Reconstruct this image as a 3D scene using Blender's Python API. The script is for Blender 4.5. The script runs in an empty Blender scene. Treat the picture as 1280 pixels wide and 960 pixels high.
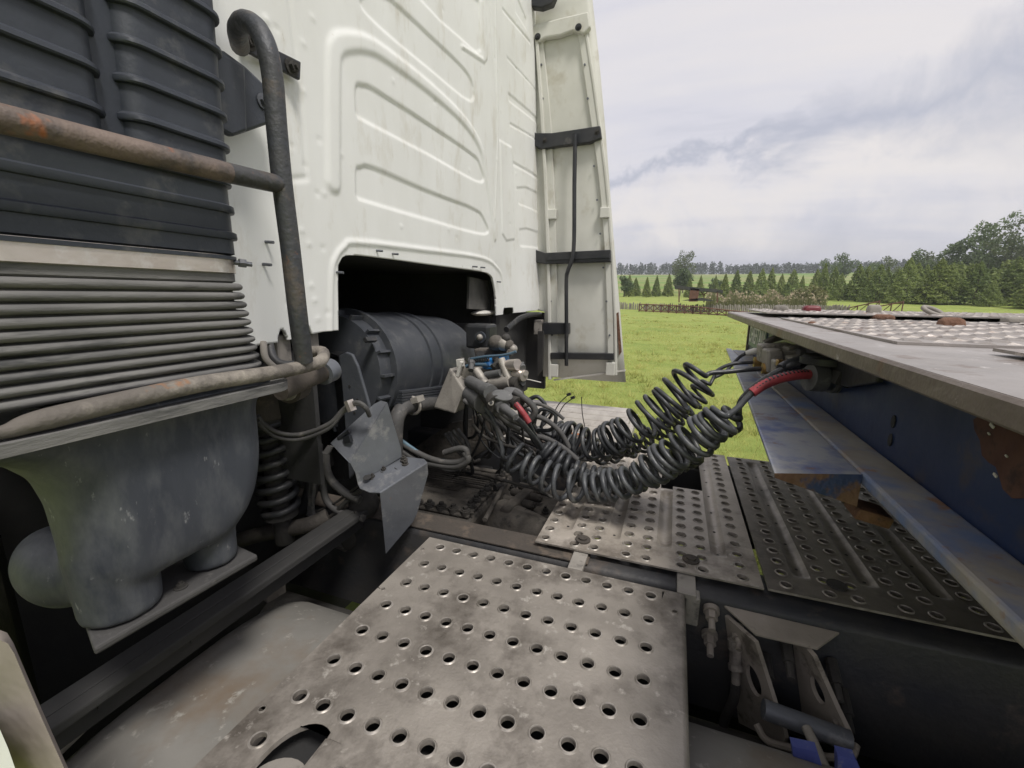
import bpy, bmesh, math, random
import numpy as np
from mathutils import Vector, Matrix
random.seed(7); rng = np.random.default_rng(11)
S = bpy.context.scene
COL = S.collection
# ------------------------------------------------------------------ camera
F = 548.0 / 1280.0                       # focal length over image width
YAW, PITCH, ROLL = math.radians(20.1), math.radians(11.53), math.radians(0.6)
CAM = Vector((0, 0, 1.75))
_f = Vector((-math.sin(YAW)*math.cos(PITCH), math.cos(YAW)*math.cos(PITCH), -math.sin(PITCH)))
_r0 = Vector((math.cos(YAW), math.sin(YAW), 0)); _u0 = _r0.cross(_f)
_r = _r0*math.cos(ROLL) + _u0*math.sin(ROLL); _u = -_r0*math.sin(ROLL) + _u0*math.cos(ROLL)
cd = bpy.data.cameras.new('camera'); cam = bpy.data.objects.new('camera', cd); COL.objects.link(cam)
cd.sensor_width = 36; cd.lens = 36*F; cd.clip_start = 0.02; cd.clip_end = 5000
cam.matrix_world = Matrix(((_r.x, _u.x, -_f.x, CAM.x), (_r.y, _u.y, -_f.y, CAM.y), (_r.z, _u.z, -_f.z, CAM.z), (0, 0, 0, 1)))
S.camera = cam
S.render.engine = 'CYCLES'; S.cycles.max_bounces = 6; S.cycles.diffuse_bounces = 3; S.cycles.glossy_bounces = 2; S.cycles.transmission_bounces = 2; S.cycles.volume_bounces = 0; S.cycles.transparent_max_bounces = 4
S.render.resolution_x, S.render.resolution_y = 1024, 768
# ------------------------------------------------------------------ light
S.view_settings.view_transform = 'Standard'; S.view_settings.look = 'None'
S.view_settings.gamma = 1; S.view_settings.use_curve_mapping = False
S.view_settings.exposure = 0.72
SUN_EL, SUN_DIR = math.radians(60), Vector((0.42, -0.30, 0))
SUN_DIR.normalize(); SUN_DIR = SUN_DIR*math.cos(SUN_EL) + Vector((0, 0, math.sin(SUN_EL)))
sl = bpy.data.lights.new('sun', 'SUN'); so = bpy.data.objects.new('sun', sl); COL.objects.link(so)
sl.energy = 2.0; sl.angle = math.radians(13); sl.color = (1, .96, .9)
so.rotation_euler = SUN_DIR.to_track_quat('Z', 'Y').to_euler()
W = bpy.data.worlds.new('World'); S.world = W; W.use_nodes = True
def world():
    nt = W.node_tree; n = nt.nodes; l = nt.links; n.clear()
    def N(t, **k):
        x = n.new(t)
        for a, b in k.items(): setattr(x, a, b)
        return x
    def M(op, a, b=None, c=None, clamp=False):
        x = N('ShaderNodeMath', operation=op, use_clamp=clamp)
        for i, v in enumerate((a, b, c)):
            if v is None: continue
            if isinstance(v, (int, float)): x.inputs[i].default_value = v
            else: l.new(v, x.inputs[i])
        return x.outputs[0]
    out = N('ShaderNodeOutputWorld'); bg = N('ShaderNodeBackground'); bg.inputs[1].default_value = 0.1
    sky = N('ShaderNodeTexSky', sky_type='NISHITA', sun_disc=False, sun_elevation=SUN_EL,
            sun_rotation=math.atan2(SUN_DIR.x, SUN_DIR.y), air_density=1.2, dust_density=3.0)
    tc = N('ShaderNodeTexCoord'); sp = N('ShaderNodeSeparateXYZ'); l.new(tc.outputs['Generated'], sp.inputs[0])
    x, y, z = sp.outputs
    zc = M('ADD', M('MAXIMUM', z, 0.0), 0.16)
    # flat cloud layer: direction projected on a plane high above
    cx = N('ShaderNodeCombineXYZ'); l.new(M('DIVIDE', x, zc), cx.inputs[0]); l.new(M('DIVIDE', y, zc), cx.inputs[1])
    mp = N('ShaderNodeMapping'); mp.inputs['Rotation'].default_value = (0, 0, math.radians(24)); mp.inputs['Scale'].default_value = (.42, 1.5, 1)
    mp.inputs['Location'].default_value = (2.35, .62, 0)
    l.new(cx.outputs[0], mp.inputs[0])
    def noise(vec, sc, det, ro, dist=0):
        q = N('ShaderNodeTexNoise'); q.inputs['Scale'].default_value = sc; q.inputs['Detail'].default_value = det
        q.inputs['Roughness'].default_value = ro; q.inputs['Distortion'].default_value = dist
        l.new(vec, q.inputs['Vector']); return q.outputs[0]
    n1 = noise(mp.outputs[0], .8, 7, .55, .5); n2 = noise(mp.outputs[0], 2.4, 6, .6, .3)
    d = M('ADD', M('MULTIPLY', n1, .72), M('MULTIPLY', n2, .28))
    r1 = N('ShaderNodeValToRGB'); l.new(d, r1.inputs[0])
    e = r1.color_ramp.elements
    e[0].position = .36; e[0].color = (3.75, 3.75, 4.25, 1)
    e[1].position = .62; e[1].color = (5.35, 5.05, 4.95, 1)
    k = r1.color_ramp.elements.new(.44); k.color = (4.5, 4.42, 4.8, 1)
    k = r1.color_ramp.elements.new(.52); k.color = (4.95, 4.78, 4.92, 1)
    # a long bank of darker cloud across the open sky, frayed by noise
    az = M('ARCTAN2', x, y); el = M('ARCSINE', z)
    nb = noise(tc.outputs['Generated'], 5.5, 6, .62, .6); nc = noise(tc.outputs['Generated'], 19, 5, .6, .4)
    wob = M('ADD', M('MULTIPLY', M('SUBTRACT', nb, .5), .24), M('MULTIPLY', M('SUBTRACT', nc, .5), .07))
    def band(a0, e0, slope, half, grow):
        mid = M('ADD', M('MULTIPLY', M('SUBTRACT', az, a0), slope), e0)
        t = M('ABSOLUTE', M('SUBTRACT', M('ADD', el, wob), mid))
        hw = M('ADD', M('MULTIPLY', M('MAXIMUM', M('SUBTRACT', az, a0), -.1), grow), half)
        return M('SUBTRACT', 1, M('DIVIDE', t, hw), clamp=True)
    b1 = band(.15, .265, .11, .045, .20)
    b2 = band(.20, .055, .03, .10, .05); b3 = band(.20, .195, .10, .075, .05)
    b = M('MULTIPLY', M('MAXIMUM', M('MULTIPLY', b1, .95), M('MULTIPLY', b2, .70)), .85)
    cl = N('ShaderNodeMix', data_type='RGBA'); l.new(b, cl.inputs[0]); wl = N('ShaderNodeMix', data_type='RGBA'); l.new(M('MULTIPLY', b3, .75), wl.inputs[0]); l.new(r1.outputs[0], wl.inputs[6]); wl.inputs[7].default_value = (5.5, 5.15, 4.95, 1); l.new(wl.outputs[2], cl.inputs[6])
    cl.inputs[7].default_value = (2.95, 3.05, 3.6, 1)
    mx = N('ShaderNodeMix', data_type='RGBA'); mx.inputs[0].default_value = .93
    l.new(sky.outputs[0], mx.inputs[6]); l.new(cl.outputs[2], mx.inputs[7])
    l.new(mx.outputs[2], bg.inputs[0]); l.new(bg.outputs[0], out.inputs[0])
world()
# ------------------------------------------------------------------ helpers
def V(px, py, X=None, Y=None, Z=None):
    """world point on a measured plane seen at a photo pixel (1280 wide)"""
    d = _f + _r*((px-640)/548.0) + _u*((480-py)/548.0)
    if X is not None: t = X/d.x
    elif Y is not None: t = Y/d.y
    else: t = (Z-CAM.z)/d.z
    return CAM + d*t
class MB:
    def __init__(s): s.v = []; s.f = []; s.m = []
    def add(s, vs, fs, mi=0):
        o = len(s.v); s.v += [tuple(p) for p in vs]; s.f += [tuple(o+i for i in f) for f in fs]; s.m += [mi]*len(fs); return s
    def box(s, a, b, mi=0):
        (x0, y0, z0), (x1, y1, z1) = a, b
        return s.hexa([(x0,y0,z0),(x1,y0,z0),(x1,y1,z0),(x0,y1,z0),(x0,y0,z1),(x1,y0,z1),(x1,y1,z1),(x0,y1,z1)], mi)
    def hexa(s, p, mi=0):
        return s.add(p, [(3,2,1,0),(4,5,6,7),(0,1,5,4),(1,2,6,5),(2,3,7,6),(3,0,4,7)], mi)
    def obox(s, c, ax, ay, az, hx, hy, hz, mi=0):
        c, ax, ay, az = Vector(c), Vector(ax).normalized()*hx, Vector(ay).normalized()*hy, Vector(az).normalized()*hz
        q = [c+ax*i+ay*j+az*k for k in (-1, 1) for i, j in ((-1,-1),(1,-1),(1,1),(-1,1))]
        return s.hexa(q, mi)
    def prism(s, poly, d, mi=0):
        """polygon (3D points) pushed along vector d"""
        d = Vector(d); n = len(poly); p = [Vector(q) for q in poly]
        return s.add(p+[q+d for q in p], [tuple(range(n-1, -1, -1)), tuple(range(n, 2*n))]+[(i, (i+1) % n, n+(i+1) % n, n+i) for i in range(n)], mi)
    def loft(s, rings, cap=True, closed=True, mi=0):
        n = len(rings[0]); vs = [q for r in rings for q in r]; fs = []
        for k in range(len(rings)-1):
            for i in range(n if closed else n-1):
                j = (i+1) % n; fs.append((k*n+i, k*n+j, (k+1)*n+j, (k+1)*n+i))
        if cap: fs += [tuple(range(n-1, -1, -1)), tuple(range((len(rings)-1)*n, len(rings)*n))]
        return s.add(vs, fs, mi)
    def tube(s, path, r, seg=10, cap=True, mi=0):
        p = [Vector(q) for q in path]; rr = r if isinstance(r, (list, tuple)) else [r]*len(p)
        rings = []; t0 = None
        for i, q in enumerate(p):
            t = (p[min(i+1, len(p)-1)]-p[max(i-1, 0)]).normalized()
            if t0 is None:
                a = Vector((0, 0, 1)) if abs(t.z) < .9 else Vector((1, 0, 0)); u = t.cross(a).normalized()
            else:
                u = (u - t*u.dot(t)).normalized()
            w = t.cross(u); t0 = t
            rings.append([q+(u*math.cos(2*math.pi*k/seg)+w*math.sin(2*math.pi*k/seg))*rr[i] for k in range(seg)])
        return s.loft(rings, cap, True, mi)
    def cyl(s, a, b, r, seg=14, r2=None, mi=0): return s.tube([a, b], [r, r if r2 is None else r2], seg, True, mi)
    def ring(s, c, n, R, r, seg=24, cs=8, mi=0):
        c, n = Vector(c), Vector(n).normalized(); a = Vector((0, 0, 1)) if abs(n.z) < .9 else Vector((1, 0, 0))
        u = n.cross(a).normalized(); w = n.cross(u)
        rings = []
        for i in range(seg+1):
            t = 2*math.pi*i/seg; d = u*math.cos(t)+w*math.sin(t)
            rings.append([c+d*(R+r*math.cos(2*math.pi*k/cs))+n*(r*math.sin(2*math.pi*k/cs)) for k in range(cs)])
        return s.loft(rings, False, True, mi)
    def bolt(s, c, n, r, h=None, mi=0):
        c, n = Vector(c), Vector(n).normalized(); h = h or r*.9
        s.cyl(c, c+n*h*.3, r*1.55, 14, mi=mi); s.cyl(c+n*h*.3, c+n*h*1.2, r, 6, mi=mi); return s.cyl(c+n*h*1.2, c+n*h*1.8, r*.5, 8, mi=mi)
    def sph(s, c, R, seg=16, n=10, mi=0):
        c = Vector(c); R = Vector(R) if not isinstance(R, (int, float)) else Vector((R, R, R))
        rings = []
        for i in range(n+1):
            a = math.pi*(i+.02)/(n+.04)-math.pi/2
            rings.append([c+Vector((R.x*math.cos(a)*math.cos(2*math.pi*k/seg), R.y*math.cos(a)*math.sin(2*math.pi*k/seg), R.z*math.sin(a))) for k in range(seg)])
        return s.loft(rings, True, True, mi)
    def build(s, name, mat, parent=None, smooth=None, bevel=0, label=None):
        me = bpy.data.meshes.new(name); me.from_pydata(s.v, [], s.f)
        ms = mat if isinstance(mat, (list, tuple)) else [mat]
        for m in ms: me.materials.append(m)
        if len(ms) > 1: me.polygons.foreach_set('material_index', s.m)
        bm = bmesh.new(); bm.from_mesh(me); bmesh.ops.recalc_face_normals(bm, faces=bm.faces); bm.to_mesh(me); bm.free()
        o = bpy.data.objects.new(name, me); COL.objects.link(o)
        if bevel:
            b = o.modifiers.new('bevel', 'BEVEL'); b.width = bevel; b.segments = 2; b.limit_method = 'ANGLE'; b.angle_limit = .6
        if smooth is not None:
            me.polygons.foreach_set('use_smooth', [True]*len(me.polygons)); me.set_sharp_from_angle(angle=math.radians(smooth))
        child(o, parent)
        if label: o['label'] = label
        return o
def child(o, p):
    if p is None: return
    o.parent = p
    if p.type == 'EMPTY' and p.parent is None: o.matrix_parent_inverse = Matrix.Translation(-p.location)
def tag(o, label, cat, group=None):
    o['label'] = label; o['category'] = cat
    if group: o['group'] = group
    return o
def thing(name, loc, label, cat, group=None):
    o = bpy.data.objects.new(name, None); COL.objects.link(o); o.location = loc; o.empty_display_size = .2
    return tag(o, label, cat, group)
def crm(pts, n=8):
    """Catmull-Rom through points"""
    p = [Vector(q) for q in pts]; p = [p[0]*2-p[1]]+p+[p[-1]*2-p[-2]]; out = []
    for i in range(1, len(p)-2):
        a, b, c, d = p[i-1:i+3]
        for k in range(n):
            t = k/n; out.append(.5*((2*b)+(c-a)*t+(2*a-5*b+4*c-d)*t*t+(3*b-a-3*c+d)*t**3))
    return out+[p[-2]]
def rrect(cx, cy, hx, hy, r, z, n=6):
    """rounded rectangle ring in the XY plane"""
    out = []; r = min(r, hx-1e-4, hy-1e-4)
    for qx, qy, a0 in ((1,1,0), (-1,1,90), (-1,-1,180), (1,-1,270)):
        for k in range(n+1):
            a = math.radians(a0+90*k/n); out.append(Vector((cx+qx*(hx-r)+r*math.cos(a), cy+qy*(hy-r)+r*math.sin(a), z)))
    return out
# ------------------------------------------------------------------ materials
def mat(name, c1, c2=None, sc=6, c3=None, t3=.6, sc3=9, rough=.6, metal=0, bump=.1, bsc=60, stretch=(1,1,1), edge=.06, spec=.5, c4=None, t4=.62, sc4=40, rvar=.15):
    m = bpy.data.materials.new(name); m.use_nodes = True; nt = m.node_tree; n = nt.nodes; l = nt.links
    b = n['Principled BSDF']; b.inputs['Metallic'].default_value = metal; b.inputs['Specular IOR Level'].default_value = spec
    tc = n.new('ShaderNodeTexCoord'); mp = n.new('ShaderNodeMapping'); mp.inputs['Scale'].default_value = stretch
    l.new(tc.outputs['Object'], mp.inputs[0])
    def noise(s, d=3, ro=.6, vec=None):
        q = n.new('ShaderNodeTexNoise'); q.inputs['Scale'].default_value = s; q.inputs['Detail'].default_value = d; q.inputs['Roughness'].default_value = ro
        l.new((vec or mp).outputs[0], q.inputs['Vector']); return q
    def mix(fac, a, bcol):
        x = n.new('ShaderNodeMix'); x.data_type = 'RGBA'; l.new(fac, x.inputs[0])
        if isinstance(a, tuple): x.inputs[6].default_value = (*a, 1)
        else: l.new(a, x.inputs[6])
        x.inputs[7].default_value = (*bcol, 1); return x.outputs[2]
    def ramp(src, lo, hi):
        r = n.new('ShaderNodeMapRange'); r.inputs['From Min'].default_value = lo; r.inputs['From Max'].default_value = hi; l.new(src, r.inputs['Value']); return r.outputs[0]
    c2 = c2 or tuple(v*.7 for v in c1)
    n1 = noise(sc)
    col = mix(ramp(n1.outputs[0], .32, .68), c1, c2)
    if c3: col = mix(ramp(noise(sc3, 5, .68).outputs[0], t3-edge, t3+edge), col, c3)
    if c4: col = mix(ramp(noise(sc4, 4, .7).outputs[0], t4-edge*.5, t4+edge*.5), col, c4)
    l.new(col, b.inputs['Base Color'])
    rr = n.new('ShaderNodeMapRange'); rr.inputs['To Min'].default_value = max(.05, rough-rvar); rr.inputs['To Max'].default_value = min(1, rough+rvar)
    l.new(noise(sc*3).outputs[0], rr.inputs['Value']); l.new(rr.outputs[0], b.inputs['Roughness'])
    if bump:
        bp = n.new('ShaderNodeBump'); bp.inputs['Strength'].default_value = bump; bp.inputs['Distance'].default_value = .01
        l.new(noise(bsc, 2, .6).outputs[0], bp.inputs['Height']); l.new(bp.outputs[0], b.inputs['Normal'])
    return m
M = {}
M['white'] = mat('white_cab_paint', (.77,.775,.755), (.71,.712,.685), 2.2, (.60,.58,.52), .64, 5, .42, 0, .02, 30, (1,2.2,.9), .10, c4=(.45,.40,.32), t4=.73, sc4=20)
M['cream'] = mat('cream_deflector', (.62,.615,.565), (.52,.515,.465), 4, (.42,.39,.31), .66, 6, .55, 0, .05, 40, (1,3,.8), .1)
M['duct'] = mat('black_duct_plastic', (.026,.031,.042), (.040,.046,.058), 8, (.10,.10,.10), .66, 14, .5, 0, .06, 150, edge=.1)
M['bellow'] = mat('dusty_rubber', (.175,.17,.162), (.105,.103,.10), 14, (.05,.05,.05), .62, 9, .8, 0, .15, 90, (1,.5,3))
M['dust'] = mat('dust_coated_steel', (.29,.265,.235), (.20,.185,.165), 9, (.12,.11,.10), .63, 12, .85, 0, .15, 80)
M['plenum'] = mat('scuffed_grey_plastic', (.036,.041,.053), (.064,.070,.084), 5, (.11,.116,.125), .60, 11, .5, 0, .08, 70, (1,1.5,.6), edge=.16, c4=(.36,.36,.36), t4=.72, sc4=38)
M['clamp'] = mat('stainless_band', (.72,.66,.61), (.58,.51,.45), 8, (.74,.70,.66), .6, 20, .38, .75, .05, 60)
M['tuber'] = mat('rusty_tube', (.20,.155,.13), (.14,.105,.085), 10, (.055,.055,.06), .60, 5, .6, .2, .25, 90, edge=.08, c4=(.33,.12,.05), t4=.62, sc4=11)
M['tube'] = mat('dirty_black_tube', (.05,.055,.065), (.075,.073,.072), 10, (.14,.11,.085), .60, 8, .55, .3, .2, 90, edge=.08, c4=(.25,.10,.045), t4=.70, sc4=14)
M['tubed'] = mat('dusty_brown_tube', (.165,.148,.13), (.11,.097,.085), 10, (.30,.27,.23), .58, 9, .8, .1, .25, 90, edge=.08, c4=(.27,.13,.06), t4=.66, sc4=11)
M['black'] = mat('black_painted_steel', (.022,.024,.028), (.04,.04,.042), 9, (.09,.085,.08), .64, 11, .45, .2, .1, 80)
M['greysteel'] = mat('grey_bracket_steel', (.15,.16,.18), (.11,.115,.13), 8, (.24,.24,.245), .62, 14, .5, .35, .08, 80, c4=(.22,.12,.07), t4=.74, sc4=9)
M['cast'] = mat('dirty_casting', (.062,.056,.05), (.10,.088,.075), 12, (.03,.028,.026), .62, 18, .85, 0, .35, 70)
M['castd'] = mat('grimy_dark_metal', (.03,.029,.028), (.055,.05,.045), 10, None, .6, 9, .8, .1, .3, 60)
M['grime'] = mat('brown_grimy_steel', (.085,.07,.058), (.055,.048,.042), 7, (.12,.095,.075), .6, 14, .8, .1, .25, 60, c4=(.45,.42,.38), t4=.78, sc4=12)
M['plate'] = mat('worn_plate_steel', (.23,.208,.182), (.33,.30,.265), 9, (.115,.10,.085), .59, 7, .5, .35, .15, 120, edge=.1, c4=(.42,.39,.35), t4=.65, sc4=24)
M['plate2'] = mat('lit_worn_alu_plate', (.50,.45,.395), (.37,.33,.285), 8, (.19,.165,.14), .58, 7, .45, .3, .12, 110, edge=.1, c4=(.52,.50,.46), t4=.66, sc4=22)  # paler copy of the plate metal, its brighter light put into the colour
M['plate3'] = mat('shaded_dirty_alu_plate', (.27,.245,.215), (.20,.18,.158), 8, (.12,.108,.095), .58, 6, .45, .5, .12, 110, edge=.1, c4=(.30,.28,.26), t4=.70, sc4=22)  # same metal darkened for the trailer's shade, with dirt patches
M['rim'] = mat('bare_metal_rim', (.40,.37,.335), (.20,.18,.155), 30, None, .6, 9, .45, .4, .1, 150)
M['tank'] = mat('dusty_tank', (.245,.235,.215), (.18,.172,.155), 4, (.18,.135,.095), .62, 3.2, .7, .15, .08, 60, edge=.12, c4=(.36,.345,.31), t4=.655, sc4=26)
M['rail'] = mat('chassis_rail_paint', (.026,.028,.034), (.045,.043,.042), 7, (.085,.07,.06), .63, 8, .5, .1, .15, 60)
M['filter'] = mat('filter_housing_plastic', (.035,.039,.047), (.055,.059,.067), 9, (.10,.10,.10), .66, 18, .5, 0, .06, 120, edge=.1)
M['inside'] = mat('lining_and_dark_fill', (.022,.022,.023), (.036,.035,.034), 5, None, rough=.85, bump=.1)
M['hose'] = mat('black_hose', (.026,.028,.032), (.045,.047,.051), 25, (.10,.10,.10), .62, 30, .42, 0, .06, 150)
M['hoseg'] = mat('grey_hose', (.045,.048,.054), (.07,.074,.08), 18, (.11,.112,.112), .60, 25, .45, 0, .06, 150)
M['cable'] = mat('dusty_cable', (.075,.072,.07), (.05,.049,.049), 25, (.14,.13,.12), .62, 20, .7, 0, .1, 120)
M['red'] = mat('red_sleeve', (.33,.04,.05), (.22,.035,.04), 30, (.12,.03,.03), .68, 30, .55, 0, .1, 100)
M['bluebit'] = mat('blue_plastic', (.02,.09,.24), (.03,.12,.30), 20, None, rough=.45, bump=.03)
M['conn'] = mat('dusty_cast_alu', (.36,.335,.30), (.27,.25,.225), 12, (.14,.13,.12), .6, 16, .6, .3, .12, 90)
M['cap'] = mat('grey_rubber_cap', (.11,.11,.112), (.08,.08,.08), 14, (.17,.165,.16), .62, 18, .7, 0, .08, 90)
M['cap2'] = mat('dusty_dark_plate', (.06,.058,.057), (.042,.041,.041), 10, (.12,.115,.11), .62, 14, .75, 0, .12, 80)
M['brass'] = mat('brass_fitting', (.42,.27,.10), (.30,.19,.07), 20, None, rough=.4, metal=.8, bump=.05)
M['bwhite'] = mat('white_connector', (.62,.60,.56), (.5,.48,.44), 20, None, rough=.5)
M['blue'] = mat('blue_trailer_paint', (.011,.022,.066), (.017,.033,.092), 4, (.055,.045,.045), .62, 7, .45, 0, .06, 50, edge=.06)
M['bluew'] = mat('worn_blue_steel', (.27,.295,.35), (.33,.325,.315), 5, (.06,.10,.27), .57, 7, .42, .25, .08, 60, edge=.10, c4=(.23,.155,.11), t4=.63, sc4=14)
M['rustw'] = mat('dirty_worn_flange', (.32,.30,.275), (.23,.20,.17), 7, (.13,.18,.32), .56, 6, .55, .2, .12, 60, edge=.1, c4=(.26,.15,.09), t4=.64, sc4=16)
M['rust'] = mat('flaking_rust', (.12,.058,.036), (.20,.11,.07), 14, (.06,.035,.025), .60, 20, .9, .1, .6, 60)
M['deck'] = mat('worn_deck_steel', (.35,.32,.30), (.26,.235,.215), 7, (.20,.14,.11), .62, 9, .5, .35, .1, 80, c4=(.5,.45,.42), t4=.66, sc4=22)
M['edge'] = mat('rubbed_flange_steel', (.22,.185,.16), (.145,.118,.10), 6, (.19,.12,.085), .63, 12, .5, .3, .15, 70, c4=(.45,.42,.40), t4=.66, sc4=25)
M['bracket'] = mat('dusty_bracket_steel', (.30,.265,.23), (.22,.195,.165), 9, (.10,.085,.07), .62, 12, .75, .1, .15, 70)
M['flat'] = mat('pale_steel_sheet', (.34,.315,.30), (.24,.22,.205), 6, (.16,.12,.095), .62, 10, .45, .3, .08, 70, c4=(.52,.49,.47), t4=.66, sc4=30)
M['lampred'] = mat('dull_red_plastic', (.16,.02,.025), (.11,.015,.02), 20, None, rough=.5)
M['rustb'] = mat('rusted_blue_end', (.13,.068,.045), (.19,.115,.08), 16, (.04,.06,.14), .56, 12, .85, .1, .5, 60, edge=.05)
M['plaq'] = mat('green_name_plate', (.13,.20,.165), (.10,.155,.13), 12, (.30,.31,.27), .66, 20, .5, 0, .05, 60)
M['letter'] = mat('pale_letters', (.80,.80,.74), (.66,.66,.60), 30, None, rough=.6)
M['plank'] = mat('weathered_alu_plank', (.46,.43,.39), (.36,.33,.30), 6, (.27,.245,.22), .62, 10, .6, .2, .08, 60, (3,1,1))
M['beige'] = mat('dusty_beige_panel', (.31,.265,.235), (.25,.215,.19), 5, None, rough=.8, bump=.25, bsc=25)
M['tyre'] = mat('tyre_rubber', (.022,.021,.02), (.035,.032,.03), 12, None, rough=.9, bump=.2)
M['bark'] = mat('bark', (.09,.07,.055), (.06,.047,.038), 6, None, rough=.95, bump=.4, bsc=20)
M['wood'] = mat('red_brown_timber', (.16,.075,.05), (.11,.055,.04), 3, None, rough=.85, bump=.2, bsc=12)
M['stake'] = mat('grey_stake_wood', (.27,.245,.22), (.19,.17,.15), 2, None, rough=.9, bump=.2, bsc=10)
M['roofd'] = mat('dark_roof_felt', (.04,.042,.042), (.06,.06,.058), 2, None, rough=.85)
def leafmat(name, a, b, sc=1.2, tr=.25):
    m = bpy.data.materials.new(name); m.use_nodes = True; nt = m.node_tree; n = nt.nodes; l = nt.links; bs = n['Principled BSDF']
    g = n.new('ShaderNodeNewGeometry'); oi = n.new('ShaderNodeObjectInfo'); tc = n.new('ShaderNodeTexCoord')
    q = n.new('ShaderNodeTexNoise'); q.inputs['Scale'].default_value = sc; l.new(tc.outputs['Object'], q.inputs['Vector'])
    ad = n.new('ShaderNodeMath'); ad.operation = 'MULTIPLY_ADD'; l.new(g.outputs['Random Per Island'], ad.inputs[0]); ad.inputs[1].default_value = .5
    a2 = n.new('ShaderNodeMath'); a2.operation = 'MULTIPLY_ADD'; l.new(oi.outputs['Random'], a2.inputs[0]); a2.inputs[1].default_value = .3; l.new(q.outputs[0], a2.inputs[2])
    l.new(a2.outputs[0], ad.inputs[2])
    r = n.new('ShaderNodeValToRGB'); l.new(ad.outputs[0], r.inputs[0]); e = r.color_ramp.elements
    e[0].position = .45; e[0].color = (*a, 1); e[1].position = 1.1 if False else 1.0; e[1].color = (*b, 1)
    l.new(r.outputs[0], bs.inputs['Base Color']); bs.inputs['Roughness'].default_value = .65; bs.inputs['Specular IOR Level'].default_value = .25
    tl = n.new('ShaderNodeBsdfTranslucent'); l.new(r.outputs[0], tl.inputs[0]); ms = n.new('ShaderNodeMixShader'); ms.inputs[0].default_value = tr
    l.new(bs.outputs[0], ms.inputs[1]); l.new(tl.outputs[0], ms.inputs[2]); l.new(ms.outputs[0], n['Material Output'].inputs[0])
    return m
# ================================================================== SETTING
ORD = ['first','second','third','fourth','fifth','sixth','seventh','eighth','ninth','tenth','eleventh','twelfth','thirteenth','fourteenth','fifteenth','sixteenth','seventeenth','eighteenth','nineteenth','twentieth']
def Hd(d):
    return np.interp(d, [0, 38, 50, 70, 90, 130, 200, 300, 400, 480, 2500], [0, 0, .3, 1.3, 1.65, 2.6, 7, 13.5, 19.5, 22, 20])
def H(x, y):
    return Hd(np.hypot(x, y)) + .0
def at(px, dist):
    d = V(px, 368, X=None, Y=1.0)-CAM; d.z = 0; d.normalize(); p = d*dist
    return Vector((p.x, p.y, float(H(p.x, p.y))))
def ground():
    rad = np.concatenate([np.linspace(0, 36, 25), np.linspace(38, 140, 52), np.linspace(150, 500, 40), np.linspace(560, 2500, 12)])
    na = 180; A = np.linspace(0, 2*np.pi, na, endpoint=False)
    vs = []; fs = []
    for r_ in rad:
        for a in A:
            x, y = r_*np.cos(a), r_*np.sin(a); vs.append((x, y, float(H(x, y)+.03*np.sin(x*.7)*np.cos(y*.6)*(r_ > 6)*(r_ < 60))))
    for k in range(len(rad)-1):
        for i in range(na):
            j = (i+1) % na; fs.append((k*na+i, k*na+j, (k+1)*na+j, (k+1)*na+i))
    b = MB(); b.add(vs, fs); o = b.build('ground', gmat(), smooth=80); o['kind'] = 'structure'; o['label'] = 'mown grass meadow with sloping fields beyond'
def gmat():
    m = bpy.data.materials.new('meadow'); m.use_nodes = True; nt = m.node_tree; n = nt.nodes; l = nt.links; bs = n['Principled BSDF']
    tc = n.new('ShaderNodeTexCoord'); sp = n.new('ShaderNodeSeparateXYZ'); l.new(tc.outputs['Object'], sp.inputs[0])
    def noise(s, d=5, ro=.6, st=None):
        q = n.new('ShaderNodeTexNoise'); q.inputs['Scale'].default_value = s; q.inputs['Detail'].default_value = d; q.inputs['Roughness'].default_value = ro
        if st:
            mp = n.new('ShaderNodeMapping'); mp.inputs['Scale'].default_value = st; l.new(tc.outputs['Object'], mp.inputs[0]); l.new(mp.outputs[0], q.inputs['Vector'])
        else: l.new(tc.outputs['Object'], q.inputs['Vector'])
        return q.outputs[0]
    def rmp(src, stops):
        r = n.new('ShaderNodeValToRGB'); l.new(src, r.inputs[0]); e = r.color_ramp.elements
        e[0].position, e[0].color = stops[0][0], (*stops[0][1], 1); e[1].position, e[1].color = stops[-1][0], (*stops[-1][1], 1)
        for p, c in stops[1:-1]: k = e.new(p); k.color = (*c, 1)
        return r.outputs[0]
    def mx(f, a, b):
        x = n.new('ShaderNodeMix'); x.data_type = 'RGBA'; l.new(f, x.inputs[0]); l.new(a, x.inputs[6]); l.new(b, x.inputs[7]); return x.outputs[2]
    near = mx(noise(7, 6, .8), rmp(noise(.35, 6, .65), [(.3, (.155,.225,.05)), (.5, (.285,.33,.08)), (.72, (.385,.39,.135))]), rmp(noise(2.3, 7, .7), [(.3, (.11,.175,.035)), (.7, (.32,.36,.105))]))
    far = rmp(noise(.012, 3, .5, (1, 2.2, 1)), [(.36, (.11,.21,.035)), (.47, (.16,.23,.05)), (.55, (.25,.25,.10)), (.66, (.12,.20,.04))])
    vl = n.new('ShaderNodeVectorMath'); vl.operation = 'LENGTH'; l.new(tc.outputs['Object'], vl.inputs[0])
    mr = n.new('ShaderNodeMapRange'); mr.inputs['From Min'].default_value = 85; mr.inputs['From Max'].default_value = 120; l.new(vl.outputs['Value'], mr.inputs['Value'])
    l.new(mx(mr.outputs[0], near, far), bs.inputs['Base Color']); bs.inputs['Roughness'].default_value = .9; bs.inputs['Specular IOR Level'].default_value = .15
    bp = n.new('ShaderNodeBump'); bp.inputs['Strength'].default_value = .6; bp.inputs['Distance'].default_value = .05; l.new(noise(40, 5, .7), bp.inputs['Height']); l.new(bp.outputs[0], bs.inputs['Normal'])
    return m
ground()
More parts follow.
